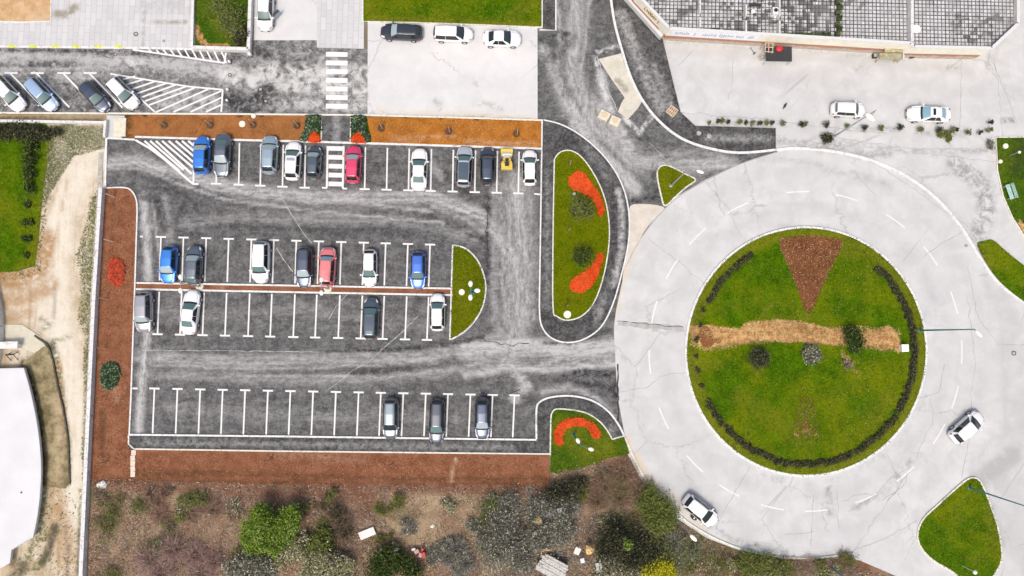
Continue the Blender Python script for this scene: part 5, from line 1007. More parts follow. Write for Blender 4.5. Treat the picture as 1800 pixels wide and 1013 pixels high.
    for s in (1, -1):
        for ff in (cw+.03, mid, rr+.01):
            pts = [S(ff, a*s, .004) for a in (5.05, 5.6, 6.2, 7, 7.8)]
            for p, q in zip(pts[:-1], pts[1:]): m.tube(p, q, .008, .008, 4, cap=False)
    pts = [S(.02+.0, a, .004) for a in (-2, -1, 0, 1, 2)]
    for s in (1, -1):
        pts = [S(ff, 2.3*s, .003) for ff in np.linspace(.03, cw-.03, 7)]
        for p, q in zip(pts[:-1], pts[1:]): m.tube(p, q, .009, .009, 4, cap=False)
    if kind == 'sedan':
        pts = [S(rb+.012, a, .003) for a in (-2.3, -1, 0, 1, 2.3)]
        for p, q in zip(pts[:-1], pts[1:]): m.tube(p, q, .009, .009, 4, cap=False)
    m.build("shut_lines", PLASTIC, t)
    if door:
        m = MB(); x0 = L*(.5-cw)-.28; m.box((x0-.38, W/2+.42, .62), (1.05, .09, .62), R(138)); m.box((x0-.38, W/2+.42, 1.12), (.9, .05, .4), R(138), 1); m.build("open_door", [PC['greygreen'], GL], t)
        m = MB(); m.box((x0-.5, W/2-.05, .55), (.9, .06, .6)); m.build("door_opening", PLASTIC, t)
    return t
GA = "cars parked in the angled bays"; GN = "cars parked along the northern lawn"; G1 = "cars in the top row of the car park"; G2 = "cars in the row above the brown median"; G3_ = "cars in the row below the brown median"; G4 = "cars in the bottom row of the car park"
car("white estate car with roof bars cut off by the left edge, in the angled bays", 15, 165, -47, 'wagon', 'white', 4.5, 1.78, 0, GA, rails=True)
car("pale blue hatchback in the angled bays beside the white estate", 74, 167, -47, 'wagon', 'silver_blue', 4.1, 1.72, 0, GA)
car("dark grey car with a teal windscreen in the angled bays", 167, 170, -46, 'hatch', 'bluegrey', 3.9, 1.66, 0, GA)
car("white hatchback in the angled bay beside the hatched triangle", 216, 164, -46, 'hatch', 'white', 4.1, 1.76, 0, GA, hl=False)
car("white car with its driver's door open at the top edge beside the white wall", 467, 19, -91, 'wagon', 'white', 4.4, 1.78, 0, None, door=True, hl=False)
car("black hatchback facing left under the northern lawn", 706, 57, 177, 'hatch', 'black', 4.5, 1.80, 1, GN, rear_ws=2)
car("boxy white estate car facing right under the northern lawn", 796, 60, -2, 'wagon', 'white', 4.3, 1.76, 2, GN, hl=False)
car("rounded white saloon facing right, last of the three under the northern lawn", 882, 68, -1, 'sedan', 'white', 4.1, 1.80, 2, GN, round_=1)
car("small boxy white hatchback in the pale yard beside the lamp head", 1491, 193, -3, 'box', 'white', 3.6, 1.64, 2, "cars in the pale yard", rear_ws=0, hl=False)
car("white saloon with a dark sunroof and blue windscreen in the pale yard", 1633, 201, 178, 'sedan', 'white', 4.6, 1.78, 3, "cars in the pale yard", sunroof=(.50, .56, 1.3, GL), rear_ws=3, hl=False)
car("white hatchback driving on the right side of the roundabout", 1700, 751, 40, 'hatch', 'white', 4.0, 1.78, 2, "cars on the roundabout", name='car', hl=False)
car("white hatchback stopped against the lower left kerb of the roundabout", 1231, 898, -39, 'hatch', 'white', 4.0, 1.78, 2, "cars on the roundabout", name='car', hl=False)
car("bright blue hatchback beside the hatched corner in the top row", 355, 273, 90, 'hatch', 'blue', 4.1, 1.76, 1, G1)
car("long grey saloon facing down, second in the top row", 391, 273, -92, 'sedan', 'grey', 4.6, 1.78, 1, G1, rear_ws=0)
car("ice blue hatchback over the kerb of the top row", 474, 272, 89, 'hatch', 'iceblue', 4.1, 1.78, 1, G1)
car("white car with a small grey sunroof in the top row", 515, 283, 88, 'hatch', 'white', 4.1, 1.80, 0, G1, sunroof=(.47, .55, 1.6, simple("sunroof_grey", (.34, .34, .40), .3)), hl=False)
car("small dark steel-blue city car left of the zebra crossing", 552, 286, 88, 'mini', 'steel', 3.4, 1.62, 1, G1)
car("crimson hatchback right of the zebra crossing", 621, 289, 89, 'hatch', 'red', 3.95, 1.74, 1, G1, hl=False)
car("white saloon with teal front and rear glass in the top row", 737, 298, 89, 'sedan', 'white', 4.5, 1.80, 0, G1, rear_ws=0, hl=False)
car("silver estate with a dark panoramic roof and rails in the top row", 816, 293, 88, 'wagon', 'pearl', 4.3, 1.80, 0, G1, rails=True, sunroof=(.44, .88, 2.2, PANO))
car("narrow blue-grey van-like car left of the yellow machine", 857, 292, 90, 'suv', 'bluegrey', 4.0, 1.60, 2, G1)
car("small white hatchback right of the yellow machine at the end of the top row", 931, 295, 90, 'hatch', 'white', 3.75, 1.66, 0, G1, hl=False)
car("bright blue hatchback facing down, first in the row above the median", 297, 465, -92, 'hatch', 'blue', 3.9, 1.74, 1, G2)
car("dark grey hatchback facing up, second in the row above the median", 341, 466, 89, 'hatch', 'grey', 4.0, 1.76, 1, G2, rear_ws=0)
car("wide white car facing down in the row above the median", 459, 461, -90, 'suv', 'white', 4.35, 1.86, 0, G2, hl=False, rear_ws=0)
car("dark blue-grey car with bright headlights over the median", 535, 470, -90, 'wagon', 'bluegrey', 4.2, 1.74, 1, G2)
car("faded red car with a large pale blue windscreen over the median", 576, 469, 88, 'suv', 'coral', 4.1, 1.76, 3, G2)
car("slim white hatchback facing down in the row above the median", 650, 471, -90, 'hatch', 'white', 3.85, 1.62, 0, G2, hl=False)
car("royal blue hatchback, last in the row above the median", 735, 475, -90, 'hatch', 'royal', 3.85, 1.68, 0, G2)
car("silver-mauve hatchback facing down in the corner below the median", 254, 549, -88, 'suv', 'silver', 4.2, 1.76, 1, G3_)
car("white saloon parked slightly askew below the median", 335, 549, 85, 'sedan', 'white', 4.6, 1.80, 0, G3_, rear_ws=0, hl=False)
car("dark estate with a long glass roof below the median", 652, 560, 89, 'wagon', 'steel', 4.2, 1.74, 0, G3_, sunroof=(.46, .82, 2.1, PANO))
car("white hatchback beside the half moon lawn", 769, 549, 90, 'hatch', 'white', 3.85, 1.66, 0, G3_, hl=False)
car("grey-green car facing down, first of the three in the bottom row", 687, 736, -90, 'suv', 'greygreen', 4.1, 1.68, 2, G4, hl=False)
car("dark car overhanging the footway, middle of the three in the bottom row", 768, 741, -91, 'wagon', 'dark', 4.5, 1.68, 0, G4, hl=False)
car("black hatchback with bright headlights, last of the three in the bottom row", 848, 736, -90, 'hatch', 'bluegrey', 4.1, 1.66, 1, G4)

# ------------------------------------------------------------------ yellow roller
b = P(891, 281, .5); t = thing("road_roller", "small yellow road roller between the blue-grey car and the white hatchback", "roller", (b[0], b[1], 0))
m = MB(); m.box((0, .95, .75), (1.35, .35, .5)); m.box((-.55, .65, .75), (.16, .5, .35)); m.box((.55, .65, .75), (.16, .5, .35)); m.build("front_frame", YEL, t)
m = MB(); m.tube((-.55, .62, .42), (.55, .62, .42), .42, .42, 20); m.build("front_drum", GREY, t)
m = MB(); m.tube((-.5, -.75, .40), (.5, -.75, .40), .40, .40, 20); m.build("rear_drum", BLACK, t)
m = MB(); m.box((0, -.85, .85), (1.25, .75, .55)); m.box((0, -.20, .60), (.9, .7, .25)); m.box((-.45, -.5, 1.15), (.2, .35, .12)); m.box((.45, -.5, 1.15), (.2, .35, .12)); m.build("engine_body", YEL, t)
m = MB(); m.box((0, -.62, 1.18), (.42, .42, .12)); m.box((0, -.84, 1.36), (.42, .10, .34)); m.build("seat", DARKGREY, t)
m = MB(); m.tube((0, -.02, .7), (0, -.18, 1.15), .03, .03, 6); m.lathe((0, -.2, 1.17), [(.17, 0), (.19, .015), (.17, .03), (.14, .015)], 14); m.build("steering_wheel", PLASTIC, t)
m = MB(); m.box((0, .2, .95), (.7, .16, .12)); m.build("console", simple("console_cream", (.66, .6, .42), .6), t)

# ------------------------------------------------------------------ lamps, bollards, covers, small things
def lamp(label, bx, by, h, heads, mat=GREY, hs=(.85, .34), foot=.12, z0=.12, head_shape='oval', group=None):
    b = P(bx, by); t = thing("street_lamp", label, "street lamp", (b[0], b[1], z0), 0, group)
    m = MB(); m.tube((0, 0, -.1), (0, 0, h-z0), .10, .05, 10); m.lathe((0, 0, 0), [(.22, -.02), (.20, .10), (.11, .16)], 10); m.build("pole", mat, t)
    am = MB(); hm_ = []
    for hx, hy in heads:
        q = P(hx, hy, h); dx, dy = q[0]-b[0], q[1]-b[1]; am.tube((0, 0, h-z0-.12), (dx, dy, h-z0), .035, .03, 6); hm_.append((dx, dy))
    am.build("arm", mat, t)
    for dx, dy in hm_:
        a = math.atan2(dy, dx); m = MB(); m.lathe((dx, dy, h-z0), [(.30, -.08), (.48, -.04), (.5, .01), (.38, .06), (.15, .08)], 14, sx=hs[0]*.58, sy=hs[1]*.62, rz=a); m.build("lamp_head", LAMPW, t, True)
    return t
lamp("grey street lamp on the small triangular island", 1179, 327, 8, [(1231, 302)], GREY, (1.4, .55))
lamp("tall teal street lamp leaning over the roundabout from the hedge ring", 1614, 581, 9.2, [(1721, 587)], TEAL, (1.6, .6), z0=.18)
lamp("teal street lamp at the tip of the large triangular island", 1702, 857, 9.2, [(1815, 897)], TEAL, (1.6, .6))
lamp("blue-teal street lamp in the scrub at the bottom edge", 1457, 995, 8.5, [(1530, 1062)], TEAL, (1.6, .6))
lamp("grey street lamp in the bushes at the lower left of the roundabout", 1187, 910, 8.5, [(1219, 946)], GREY, (1.5, .65))
lamp("street lamp with two white heads beside the horseshoe flower patch", 1008, 764, 8, [(1016, 775), (1039, 790)], TEAL, (1.0, .6))
lamp("street lamp with a long white head over the pale yard", 1465, 241, 9, [(1530, 206)], GREY, (1.0, 2.0))
lamp("three-armed street lamp on the half moon lawn", 831, 515, 4, [(827, 499), (839, 511), (827, 523)], TEAL, (1.15, .75))
lamp("two-headed lamp on the median beside the dark grey hatchback", 352, 504, 4.6, [(317, 487), (317, 511)], GREY, (1.0, .7))
lamp("two-headed lamp on the median beside the faded red car", 578, 508, 3.2, [(565, 492), (565, 515)], GREY, (1.0, .7))
for x, y, lb in ((352, 504, "cream concrete lamp footing in the median by the dark grey hatchback"), (577, 508, "cream concrete lamp footing in the median by the faded red car")):
    b = P(x, y); m = MB(); m.lathe((0, 0, 0), [(.46, 0), (.44, .14), (.30, .15)], 8); o = m.build("lamp_footing", PALE); o.location = (b[0], b[1], .09); tag(o, lb, "footing")
def disc(x, y, r, lb, z0, name="concrete_disc", cat="well cover", mat=LAMPW, n=24):
    b = P(x, y); m = MB(); m.lathe((0, 0, 0), [(r, 0), (r, .12), (r*.93, .15), (r*.35, .155), (r*.33, .17)], n); o = m.build(name, mat); o.location = (b[0], b[1], z0); return tag(o, lb, cat)
CDISC = simple("cream_disc", (.78, .74, .62), .7, var=.08, sc=4)
disc(812, 514, .34, "round cream disc on the half moon lawn left of the lamp", .14, mat=CDISC); disc(997, 553, .42, "round cream disc at the bottom tip of the teardrop island", .17, mat=CDISC)
disc(427, 219, .38, "larger eight-sided cream disc in the orange bed", .10, mat=CDISC, n=8); disc(447, 205, .27, "smaller cream disc at the kerb of the orange bed", .12, mat=CDISC)
disc(1756, 285, .22, "cream disc on the right-hand lawn left of the post", .15, mat=CDISC); disc(1765, 258, .30, "cream disc near the top of the right-hand lawn", .15, mat=CDISC)
disc(1009, 342, .18, "small pale disc beside the leafy young tree", .17, mat=CDISC); disc(1190, 245, .01, "", 0) if 0 else None
def ring(x, y, r, lb, z0, dark=True):
    b = P(x, y); t = thing("manhole_cover", lb, "manhole", (b[0], b[1], z0)); m = MB(); m.lathe((0, 0, 0), [(r, 0), (r, .018), (r*.72, .018), (r*.70, .0)], 20); m.build("rim", CRACK_D if dark else STONE, t)
    m = MB(); m.lathe((0, 0, 0), [(r*.68, 0), (r*.68, .012), (.01, .012)], 20); m.build("lid", STONE, t)
ring(1782, 621, .26, "dark-rimmed manhole at the far right of the roundabout road", .001); ring(240, 61, .26, "grey manhole in the pavers at upper left", .121); ring(404, 132, .22, "dark manhole in the white patch on the west road", .006); ring(458, 157, .24, "manhole on the west road left of the crossing", .006); ring(467, 178, .22, "manhole nearest the orange bed on the west road", .006)
ring(1228, 235, .26, "left one of two rings on the footway at the yard corner", .115, False); ring(1246, 240, .26, "right one of two rings on the footway at the yard corner", .115, False); ring(1338, 101, .42, "large pale ring on the ground left of the dark mat", .001, False); ring(203, 96, .2, "small manhole on the upper lane of the west road", .006); ring(289, 73, .15, "small dark drain in the concrete patch", .125); ring(1698, 432, .16, "small round drain beside the right-hand kerb", .001)
def bollard(x, y, lb, r=.16, h=.5):
    b = P(x, y); t = thing("bollard", lb, "bollard", (b[0], b[1], 0.006), 0, "white bollards on the west road"); m = MB(); m.lathe((0, 0, 0), [(r, 0), (r*.9, h*.8), (r*.6, h), (.01, h+.04)], 12); m.build("post", WHITE, t, True); m = MB(); m.lathe((0, 0, 0), [(r*1.3, 0), (r*1.2, .05), (r, .06)], 12); m.build("base", PLASTIC, t)
bollard(405, 110, "white bollard just right of the upper hatched triangle"); bollard(402, 159, "white bollard at the upper corner of the lower hatched area"); bollard(401, 178, "white bollard lowest, beside the lower hatched area"); bollard(441, 97, "white round-topped bollard at the corner of the white wall", .24, .6)
b = P(1773, 274); t = thing("garden_light", "short pale post light on the right-hand lawn", "garden light", (b[0], b[1], .14)); m = MB(); m.tube((0, 0, 0), (.1, 0, 1.3), .05, .04, 8); m.build("post", GREY, t); m = MB(); m.lathe((.1, 0, 1.25), [(.12, 0), (.17, .08), (.12, .2), (.02, .24)], 12); m.build("globe", LAMPW, t, True)
b = P(1690, 994); t = thing("garden_light", "thin post light with a ball head at the bottom of the large triangular island", "garden light", (b[0], b[1], .14)); m = MB(); m.tube((0, 0, 0), (0, 0, 1.9), .035, .03, 8); m.build("post", WHITE, t); m = MB(); m.lathe((0, 0, 1.85), [(.08, 0), (.22, .12), (.22, .22), (.08, .36)], 12); m.build("globe", LAMPW, t, True)
# bench
b = P(1773, 338, .4); t = thing("park_bench", "pale green slatted bench on the right-hand lawn", "bench", (b[0], b[1], .14), R(-74)); BM = simple("bench_paint", (.42, .62, .55), .6, var=.15, sc=6)
m = MB()
for k in range(4): m.box((0, -.18+k*.12, .45), (1.7, .09, .035))
m.build("seat", BM, t); m = MB()
for k in range(3): m.box((0, .32+k*.03, .56+k*.13), (1.7, .035, .10))
m.build("backrest", BM, t)
for s in (-.7, .7): m = MB(); m.box((s, .0, .21), (.08, .5, .42)); m.box((s, .33, .55), (.06, .05, .6)); m.build("leg", STONE, t)
# utility box on the round island
b = P(1588, 612, .5); t = thing("utility_box", "square pale utility box at the end of the sandy strip", "utility box", (b[0], b[1], .18)); m = MB(); m.box((0, 0, .3), (.66, .72, .6)); m.build("cabinet", CREAM, t); m = MB(); m.box((.02, 0, .63), (.76, .80, .06)); m.build("lid", LAMPW, t)
# concrete well blocks on the north road
for x, y, lb, a in ((1062, 203, "left square concrete well block with a round lid on the northern road", 28), (1081, 213, "right square concrete well block with a round lid on the northern road", 24)):
    b = P(x, y, .3); t = thing("concrete_block", lb, "concrete block", (b[0], b[1], 0.005), R(-a)); m = MB(); m.box((0, 0, .22), (1.15, 1.0, .44)); m.build("block", PALE, t); m = MB(); m.lathe((0, 0, .44), [(.33, 0), (.33, .05), (.26, .06), (.05, .05)], 20); m.build("round_lid", simple("tan_lid", (.62, .50, .36), .8) if "tan_lid" not in bpy.data.materials else bpy.data.materials["tan_lid"], t)
# pallet
b = P(1181, 196, .1); t = thing("wooden_pallet", "wooden pallet lying on the dark footway by the yard corner", "pallet", (b[0], b[1], .13), R(-38)); m = MB()
for k in range(5): m.box((-.45+k*.225, 0, .13), (.12, 1.05, .03))
m.build("deck", WOOD, t); m = MB()
for k in (-.46, 0, .46): m.box((0, k, .06), (1.05, .10, .10))
m.build("bearers", WOOD, t)

# ------------------------------------------------------------------ walls
def wall(name, label, pts, w, h, z0=0, mat=WALLW, cap=None, posts=None, cat="wall"):
    t = thing(name, label, cat, (*P(*pts[0])[:2], 0)); o = np.array(P(*pts[0])[:2]); q = [np.array(P(*p)[:2])-o for p in pts]; m = MB(); c = MB()
    for a, b in zip(q[:-1], q[1:]):
        d = b-a; L = np.linalg.norm(d); mid = (a+b)/2; rz = math.atan2(d[1], d[0]); m.box((mid[0], mid[1], z0+h/2), (L+w*.6, w, h), rz)
        n = max(1, int(L/2.4))
        for k in range(n): p = a+d*(k+.5)/n; c.box((p[0], p[1], z0+h+.035), (L/n-.02, w+.10, .07), rz)
    m.build("wall", mat, t); c.build("coping", cap or WALLW, t); return t
wall("boundary_wall", "long low white-capped wall down the left side of the car park", [(184, 333), (180, 400), (172, 530), (164, 700), (157, 850), (149, 1030), (140, 1300)], .30, .75)
wall("garden_wall", "low white wall along the top of the western lawn", [(-400, 215), (0, 215), (188, 218)], .20, .5)
wall("garden_wall", "short white wall at the head of the sandy track", [(190, 215), (188, 243)], .18, .5)
wall("garden_wall", "white wall along the right and bottom of the walled lawn at upper left", [(445, -300), (444, 0), (441, 91), (343, 88)], .28, .7)
wall("garden_wall", "thin white wall on the left side of the walled lawn at upper left", [(344, -300), (343, 0), (341, 86)], .18, .5)
# paved cream pad, stepping stones, painted shade strip beside the wall
b = P(211, 224, .15); m = MB(); m.box((0, 0, .06), (1.35, 2.1, .12)); o = m.build("cream_slab", PALE); o.location = (b[0], b[1], .10); tag(o, "cream slab beside the orange bed at its western end", "slab")
m = MB()
for k in range(5): q = P(233.5+(1.5 if k == 0 else 0), 796+k*9.5, .15); m.box((q[0], q[1], .155), (.5, .55, .06), R(8*(k % 2)))
o = m.build("stepping_stones", simple("pink_paving", (.72, .58, .48), .8, var=.12)); tag(o, "pale pink stepping stones at the lower left corner of the car park", "stepping stones")
WALL_SHADE = MB(); WALL_SHADE.ribbon([P(*p) for p in ((178, 268), (176, 330), (171, 400), (163, 530), (156, 700), (150, 850), (143, 1013), (130, 1300))], .5, .075); tag(WALL_SHADE.build("wall_shade_strip", STONE), kind='structure')  # grey ribbon painting the shade along the wall's left side

# ------------------------------------------------------------------ white building, lower left, and round tank
t = thing("white_flat_building", "low white flat-roofed building with a curved side at the left edge", "building", (*P(20, 820)[:2], 0)); o = np.array(P(20, 820)[:2])
zr = .9; out = catmull([(42, 647), (54, 690), (66, 750), (72, 810), (71, 860), (66, 905), (58, 945)], 4, False)+[(20, 967), (17, 990), (-10, 1005), (-500, 1040), (-500, 650), (0, 648)]
def prism(B, z0, z1, name, mat, par, inset=0):
    B = np.array(B); c = B.mean(0); n = len(B); V = [(*p, z0) for p in B]+[(*p, z1) for p in B]; F = [tuple(range(n, 2*n)), tuple(range(n))[::-1]]+[(i, (i+1) % n, n+(i+1) % n, n+i) for i in range(n)]
    ar = sum(B[i][0]*B[(i+1) % n][1]-B[(i+1) % n][0]*B[i][1] for i in range(n))
    if ar < 0: F = [f[::-1] for f in F]
    return mesh(name, V, F, mat, par)
Bq = [np.array(P(a, b_, zr)[:2])-o for a, b_ in out]; prism([p+np.array([-.35, 0]) for p in Bq], 0, zr-.22, "wall", CREAM, t); prism(Bq, zr-.22, zr, "roof", WHITEROOF, t)
m = MB(); q = [P(a, b_, zr) for a, b_ in out[:-5]]
for a, b_ in zip(q[:-1], q[1:]): m.tube((a[0]-o[0], a[1]-o[1], zr), (b_[0]-o[0], b_[1]-o[1], zr), .05, .05, 6)
m.build("edge_trim", GREY, t)
q = P(38, 866, zr); m = MB(); m.lathe((q[0]-o[0], q[1]-o[1], zr), [(.07, 0), (.07, .12), (.05, .13)], 10); m.build("roof_vent", PLASTIC, t)
c = P(-247, 592); t = thing("round_tank", "large white round tank cut off by the left edge", "tank", (c[0], c[1], 0)); rr_ = P(8, 592)[0]-c[0]
m = MB(); m.lathe((0, 0, 0), [(rr_, 0), (rr_, 1.0), (rr_-.35, 1.0), (rr_-.35, .9)], 120); m.build("rim", WALLW, t); m = MB(); m.lathe((0, 0, .88), [(rr_-.36, -.1), (rr_-.36, 0), (rr_*.5, .5), (.1, .7)], 90); m.build("cover", simple("tank_cover_grey", (.55, .55, .57), .6, var=.06), t, True)
b = P(8, 607, .9); t = thing("link_beam", "white link beam between the round tank and the flat building", "beam", (b[0], b[1], 0)); m = MB(); m.box((-.2, 0, .82), (3.2, .75, .18), R(2)); m.build("slab", WALLW, t); m = MB(); m.box((1.1, -.1, .37), (.25, .5, .74)); m.build("pier", CREAM, t)
b = P(26, 628); t = thing("trestle", "small dark trestle beside the white link beam", "trestle", (b[0], b[1], .05), R(5)); m = MB(); m.box((0, .3, .7), (.9, .18, .08)); m.build("top", DARKGREY, t)
for s in (-.38, .38): m = MB(); m.tube((s, .3, .7), (s, -.35, 0), .04, .04, 6); m.tube((s, .3, .7), (s, .5, 0), .04, .04, 6); m.build("leg", DARKGREY, t)
sheet("sunken_strip", catmull([(40, 640), (56, 628), (78, 608), (92, 628), (103, 672), (114, 722), (121, 775), (122, 852), (98, 856), (74, 852), (72, 800), (62, 720), (52, 680)], 3), .073, earth("mottled_olive_soil", (.15, .12, .06), (.40, .34, .20), (.24, .19, .10), .4), .3, [(1, [(46, 650), (60, 690), (72, 760), (76, 850)], 1.2, 1), (0, [(100, 700), (108, 780), (104, 845)], 1.3, .45)], disp=.03)  # olive and tan mottle, darker along the building
sheet("path", [(8, 571), (40, 571), (72, 592), (82, 612), (60, 620), (36, 610), (12, 612)], .075, earth("pale_path", (.60, .56, .44), (.66, .63, .52), (.55, .5, .4), .05), .4)
wall("retaining_edge", "thin dark stone edging curving past the white building", [(62, 590), (86, 607), (95, 635), (103, 680), (112, 715), (121, 770), (124, 850)], .06, .12, .02, DARKSTONE, DARKSTONE, cat="edging")

# ------------------------------------------------------------------ terrace building, upper right
ZT, ZF = 3.0, 2.45
topo = [(1118, -11), (1176, 51), (1600, 77), (1606, 83), (1744, 86), (1791, 42), (1791, -60)]
TOP = [np.array(P(a, b_, ZT)[:2]) for a, b_ in topo]; o = TOP[0].copy(); t = thing("terrace_building", "long flat-roofed building with a tiled roof terrace and cream fascia", "building", (o[0], o[1], 0))
full = [p-o for p in TOP]+[np.array([TOP[-1][0], TOP[-1][1]+30])-o, np.array([TOP[0][0]-20, TOP[0][1]+30])-o]
def offset(poly, d):
    poly = [np.array(p) for p in poly]; n = len(poly); out = []
    ar = sum(poly[i][0]*poly[(i+1) % n][1]-poly[(i+1) % n][0]*poly[i][1] for i in range(n)); sg = 1 if ar > 0 else -1
    for i in range(n):
        a, b_, c_ = poly[i-1], poly[i], poly[(i+1) % n]; n1_ = np.array([b_[1]-a[1], a[0]-b_[0]]); n2_ = np.array([c_[1]-b_[1], b_[0]-c_[0]])
        n1_ = n1_/np.linalg.norm(n1_); n2_ = n2_/np.linalg.norm(n2_); bs = (n1_+n2_); bs = bs/max(bs@bs, .3)*2/2; out.append(b_+sg*d*bs*1.0)
    return out
inn = offset(full, -.30); w_ = offset(full, -.12)
prism(w_, 0, 1.55, "wall", BRICKW, t); prism(inn, 1.5, ZF, "roof", ROOFT, t)
m = MB(); n = len(full)
for i in range(n-1):
    j = i+1; V = [(*full[i], 1.35), (*full[j], 1.35), (*full[j], ZT), (*full[i], ZT), (*inn[i], 1.35), (*inn[j], 1.35), (*inn[j], ZT), (*inn[i], ZT)]
    m.add(V, [(0, 1, 2, 3), (3, 2, 6, 7), (7, 6, 5, 4), (4, 5, 1, 0)])
m.build("fascia", CREAM, t)
m = MB()
for i in range(n-2):   # metal coping
    a, b_ = (full[i]+inn[i])/2, (full[i+1]+inn[i+1])/2; d = b_-a; L = np.linalg.norm(d); mid = (a+b_)/2; m.box((mid[0], mid[1], ZT+.03), (L+.05, .34, .05), math.atan2(d[1], d[0]))
m.build("coping", simple("coping_grey", (.66, .66, .66), .5, var=.05), t)
# sloping plinth on the diagonal side
A0, A1 = np.array(P(1090, -14)[:2])-o, np.array(P(1163, 68)[:2])-o; d = A1-A0; L = np.linalg.norm(d); rz = math.atan2(d[1], d[0]); nr = np.array([math.sin(rz), -math.cos(rz)]); mid = (A0+A1)/2
m = MB(); m.box((mid[0]+nr[0]*.05, mid[1]+nr[1]*.05, .45), (L, .6, .9), rz); m.box((mid[0]-nr[0]*.22, mid[1]-nr[1]*.22, .75), (L, .5, 1.5), rz); m.build("plinth", simple("plinth_grey", (.62, .62, .61), .7, var=.05), t)
def line_on_roof(x0, y0, x1, y1, w, h, nm, mat, z=ZF):
    a = np.array(P(x0, y0, z+h)[:2])-o; b_ = np.array(P(x1, y1, z+h)[:2])-o; dd = b_-a; m = MB(); m.box(((a+b_)[0]/2, (a+b_)[1]/2, z+h/2), (np.linalg.norm(dd), w, h), math.atan2(dd[1], dd[0])); return m.build(nm, mat, t)
for x0, y0, x1, y1 in ((1231, -20, 1231, 22), (1231, 30, 1231, 47), (1312, 8, 1312, 28), (1312, 36, 1312, 55), (1371, -20, 1371, 28), (1371, 36, 1371, 60), (1604, -30, 1604, 72)): line_on_roof(x0, y0, x1, y1, .32 if x0 == 1604 else .16, .7, "partition_wall", WALLW)
for x0, y0, x1, y1 in ((1235, 53, 1245, 53), (1250, 52, 1266, 52), (1272, 54, 1290, 55), (1295, 55, 1310, 56), (1378, 61, 1392, 61)): line_on_roof(x0, y0, x1, y1, .35, .3, "roof_trough", DARKGREY)
# lettering: yellow sign on the diagonal fascia, faded blue words on the long fascia
def text(body, size, p, rot, mat, nm, par, ext=.02):
    cu = bpy.data.curves.new(nm, 'FONT'); cu.body = body; cu.size = size; cu.extrude = ext; cu.align_x = 'CENTER'; cu.align_y = 'CENTER'; to = bpy.data.objects.new(nm, cu); COL.objects.link(to)
    dg = bpy.context.evaluated_depsgraph_get(); me = bpy.data.meshes.new_from_object(to.evaluated_get(dg)); bpy.data.objects.remove(to); me.materials.clear(); me.materials.append(mat)
    ob = link(bpy.data.objects.new(nm, me), par); ob.location = p; ob.rotation_euler = rot; return ob
a, b_ = full[0], full[1]; dd = b_-a; rz = math.atan2(dd[1], dd[0]); nr = np.array([math.sin(rz), -math.cos(rz)]); q = a+dd*.52
text("( NEXY )", .62, (q[0]+nr[0]*.03, q[1]+nr[1]*.03, 2.25), (R(90), 0, rz), simple("sign_gold", (.30, .19, .03), .5), "sign_lettering", t, .05)
a, b_ = full[1], full[2]; dd = b_-a; rz = math.atan2(dd[1], dd[0]); nr = np.array([math.sin(rz), -math.cos(rz)])
q = a+dd*.20; m = MB(); m.box((q[0]+nr[0]*.03, q[1]+nr[1]*.03, 2.2), (dd@dd and 9.6, .04, 1.3), rz); m.build("banner", simple("banner_white", (.82, .84, .88), .5), t)
m = MB(); wv = dd/np.linalg.norm(dd)
for k in range(38):
    if k in (7, 8, 10, 11, 12, 20, 28, 33, 34): continue
    s_ = -4.3+k*.23; hh = rng.uniform(.35, .7); p_ = q+wv*s_+nr*.06; m.box((p_[0], p_[1], 2.2+rng.uniform(-.08, .08)), (.13, .02, hh), rz)
m.build("banner_lettering", simple("banner_blue_grey", (.40, .46, .54), .6), t)
# planters and roof furniture (stand on the terrace)
def on_roof(x, y, h, nm, lb, cat, group, f):
    b = P(x, y, ZF+h); tt = thing(nm, lb, cat, (b[0], b[1], ZF), 0, group); f(tt)
def planter(w, d, n=160):
    def f(tt):
        m = MB(); m.box((0, 0, .2), (w, d, .4)); m.build("pot", GREENPOT, tt); V, F, c = leaves([(0, 0, .45, w*.45, d*.45, .2)], n, .09, seed=n); vmesh("foliage", V, F, c, L_DARK if n % 2 else L_OLIVE, tt)
    return f
for i, (x, w) in enumerate(((1384, 1.1), (1412, 1.3), (1434, 1.2), (1452, 1.1))): on_roof(x, 60.5, .4, "planter", "rectangular planter along the terrace parapet", "planter", "planters along the terrace parapet", planter(w, .4, 120+i))
for i, y in enumerate((2, 12, 21, 31, 42, 50, 58)): on_roof(1476+(i % 2)*3-2, y, .4, "planter", "round potted plant in the line of pots across the terrace", "planter", "pots in a line across the terrace", planter(.5, .5, 90+i))
def unit(tt): m = MB(); m.box((0, 0, .35), (.6, .75, .7)); m.build("casing", WHITE, tt); m = MB(); m.lathe((0, 0, .7), [(.22, 0), (.22, .03), (.05, .03)], 14); m.build("fan", PLASTIC, tt)
on_roof(1364, 18, .7, "air_conditioner", "white rooftop unit between the terrace partitions", "air conditioner", None, unit)
def table(tt): m = MB(); m.box((0, 0, .7), (1.3, .30, .05)); m.build("top", DARKGREY, tt); [MB().tube((s, 0, 0), (s, 0, .7), .03, .03, 6).build("leg", GREY, tt) for s in (-.5, .5)]
on_roof(1327, 9, .7, "terrace_bench", "narrow dark bench on the terrace above the white stool", "bench", None, table)
def stool(tt): m = MB(); m.lathe((0, 0, 0), [(.12, 0), (.05, .3), (.22, .42), (.24, .46), (.02, .47)], 14); m.build("seat", WHITE, tt)
on_roof(1324, 20, .45, "stool", "round white stool on the terrace", "stool", None, stool)
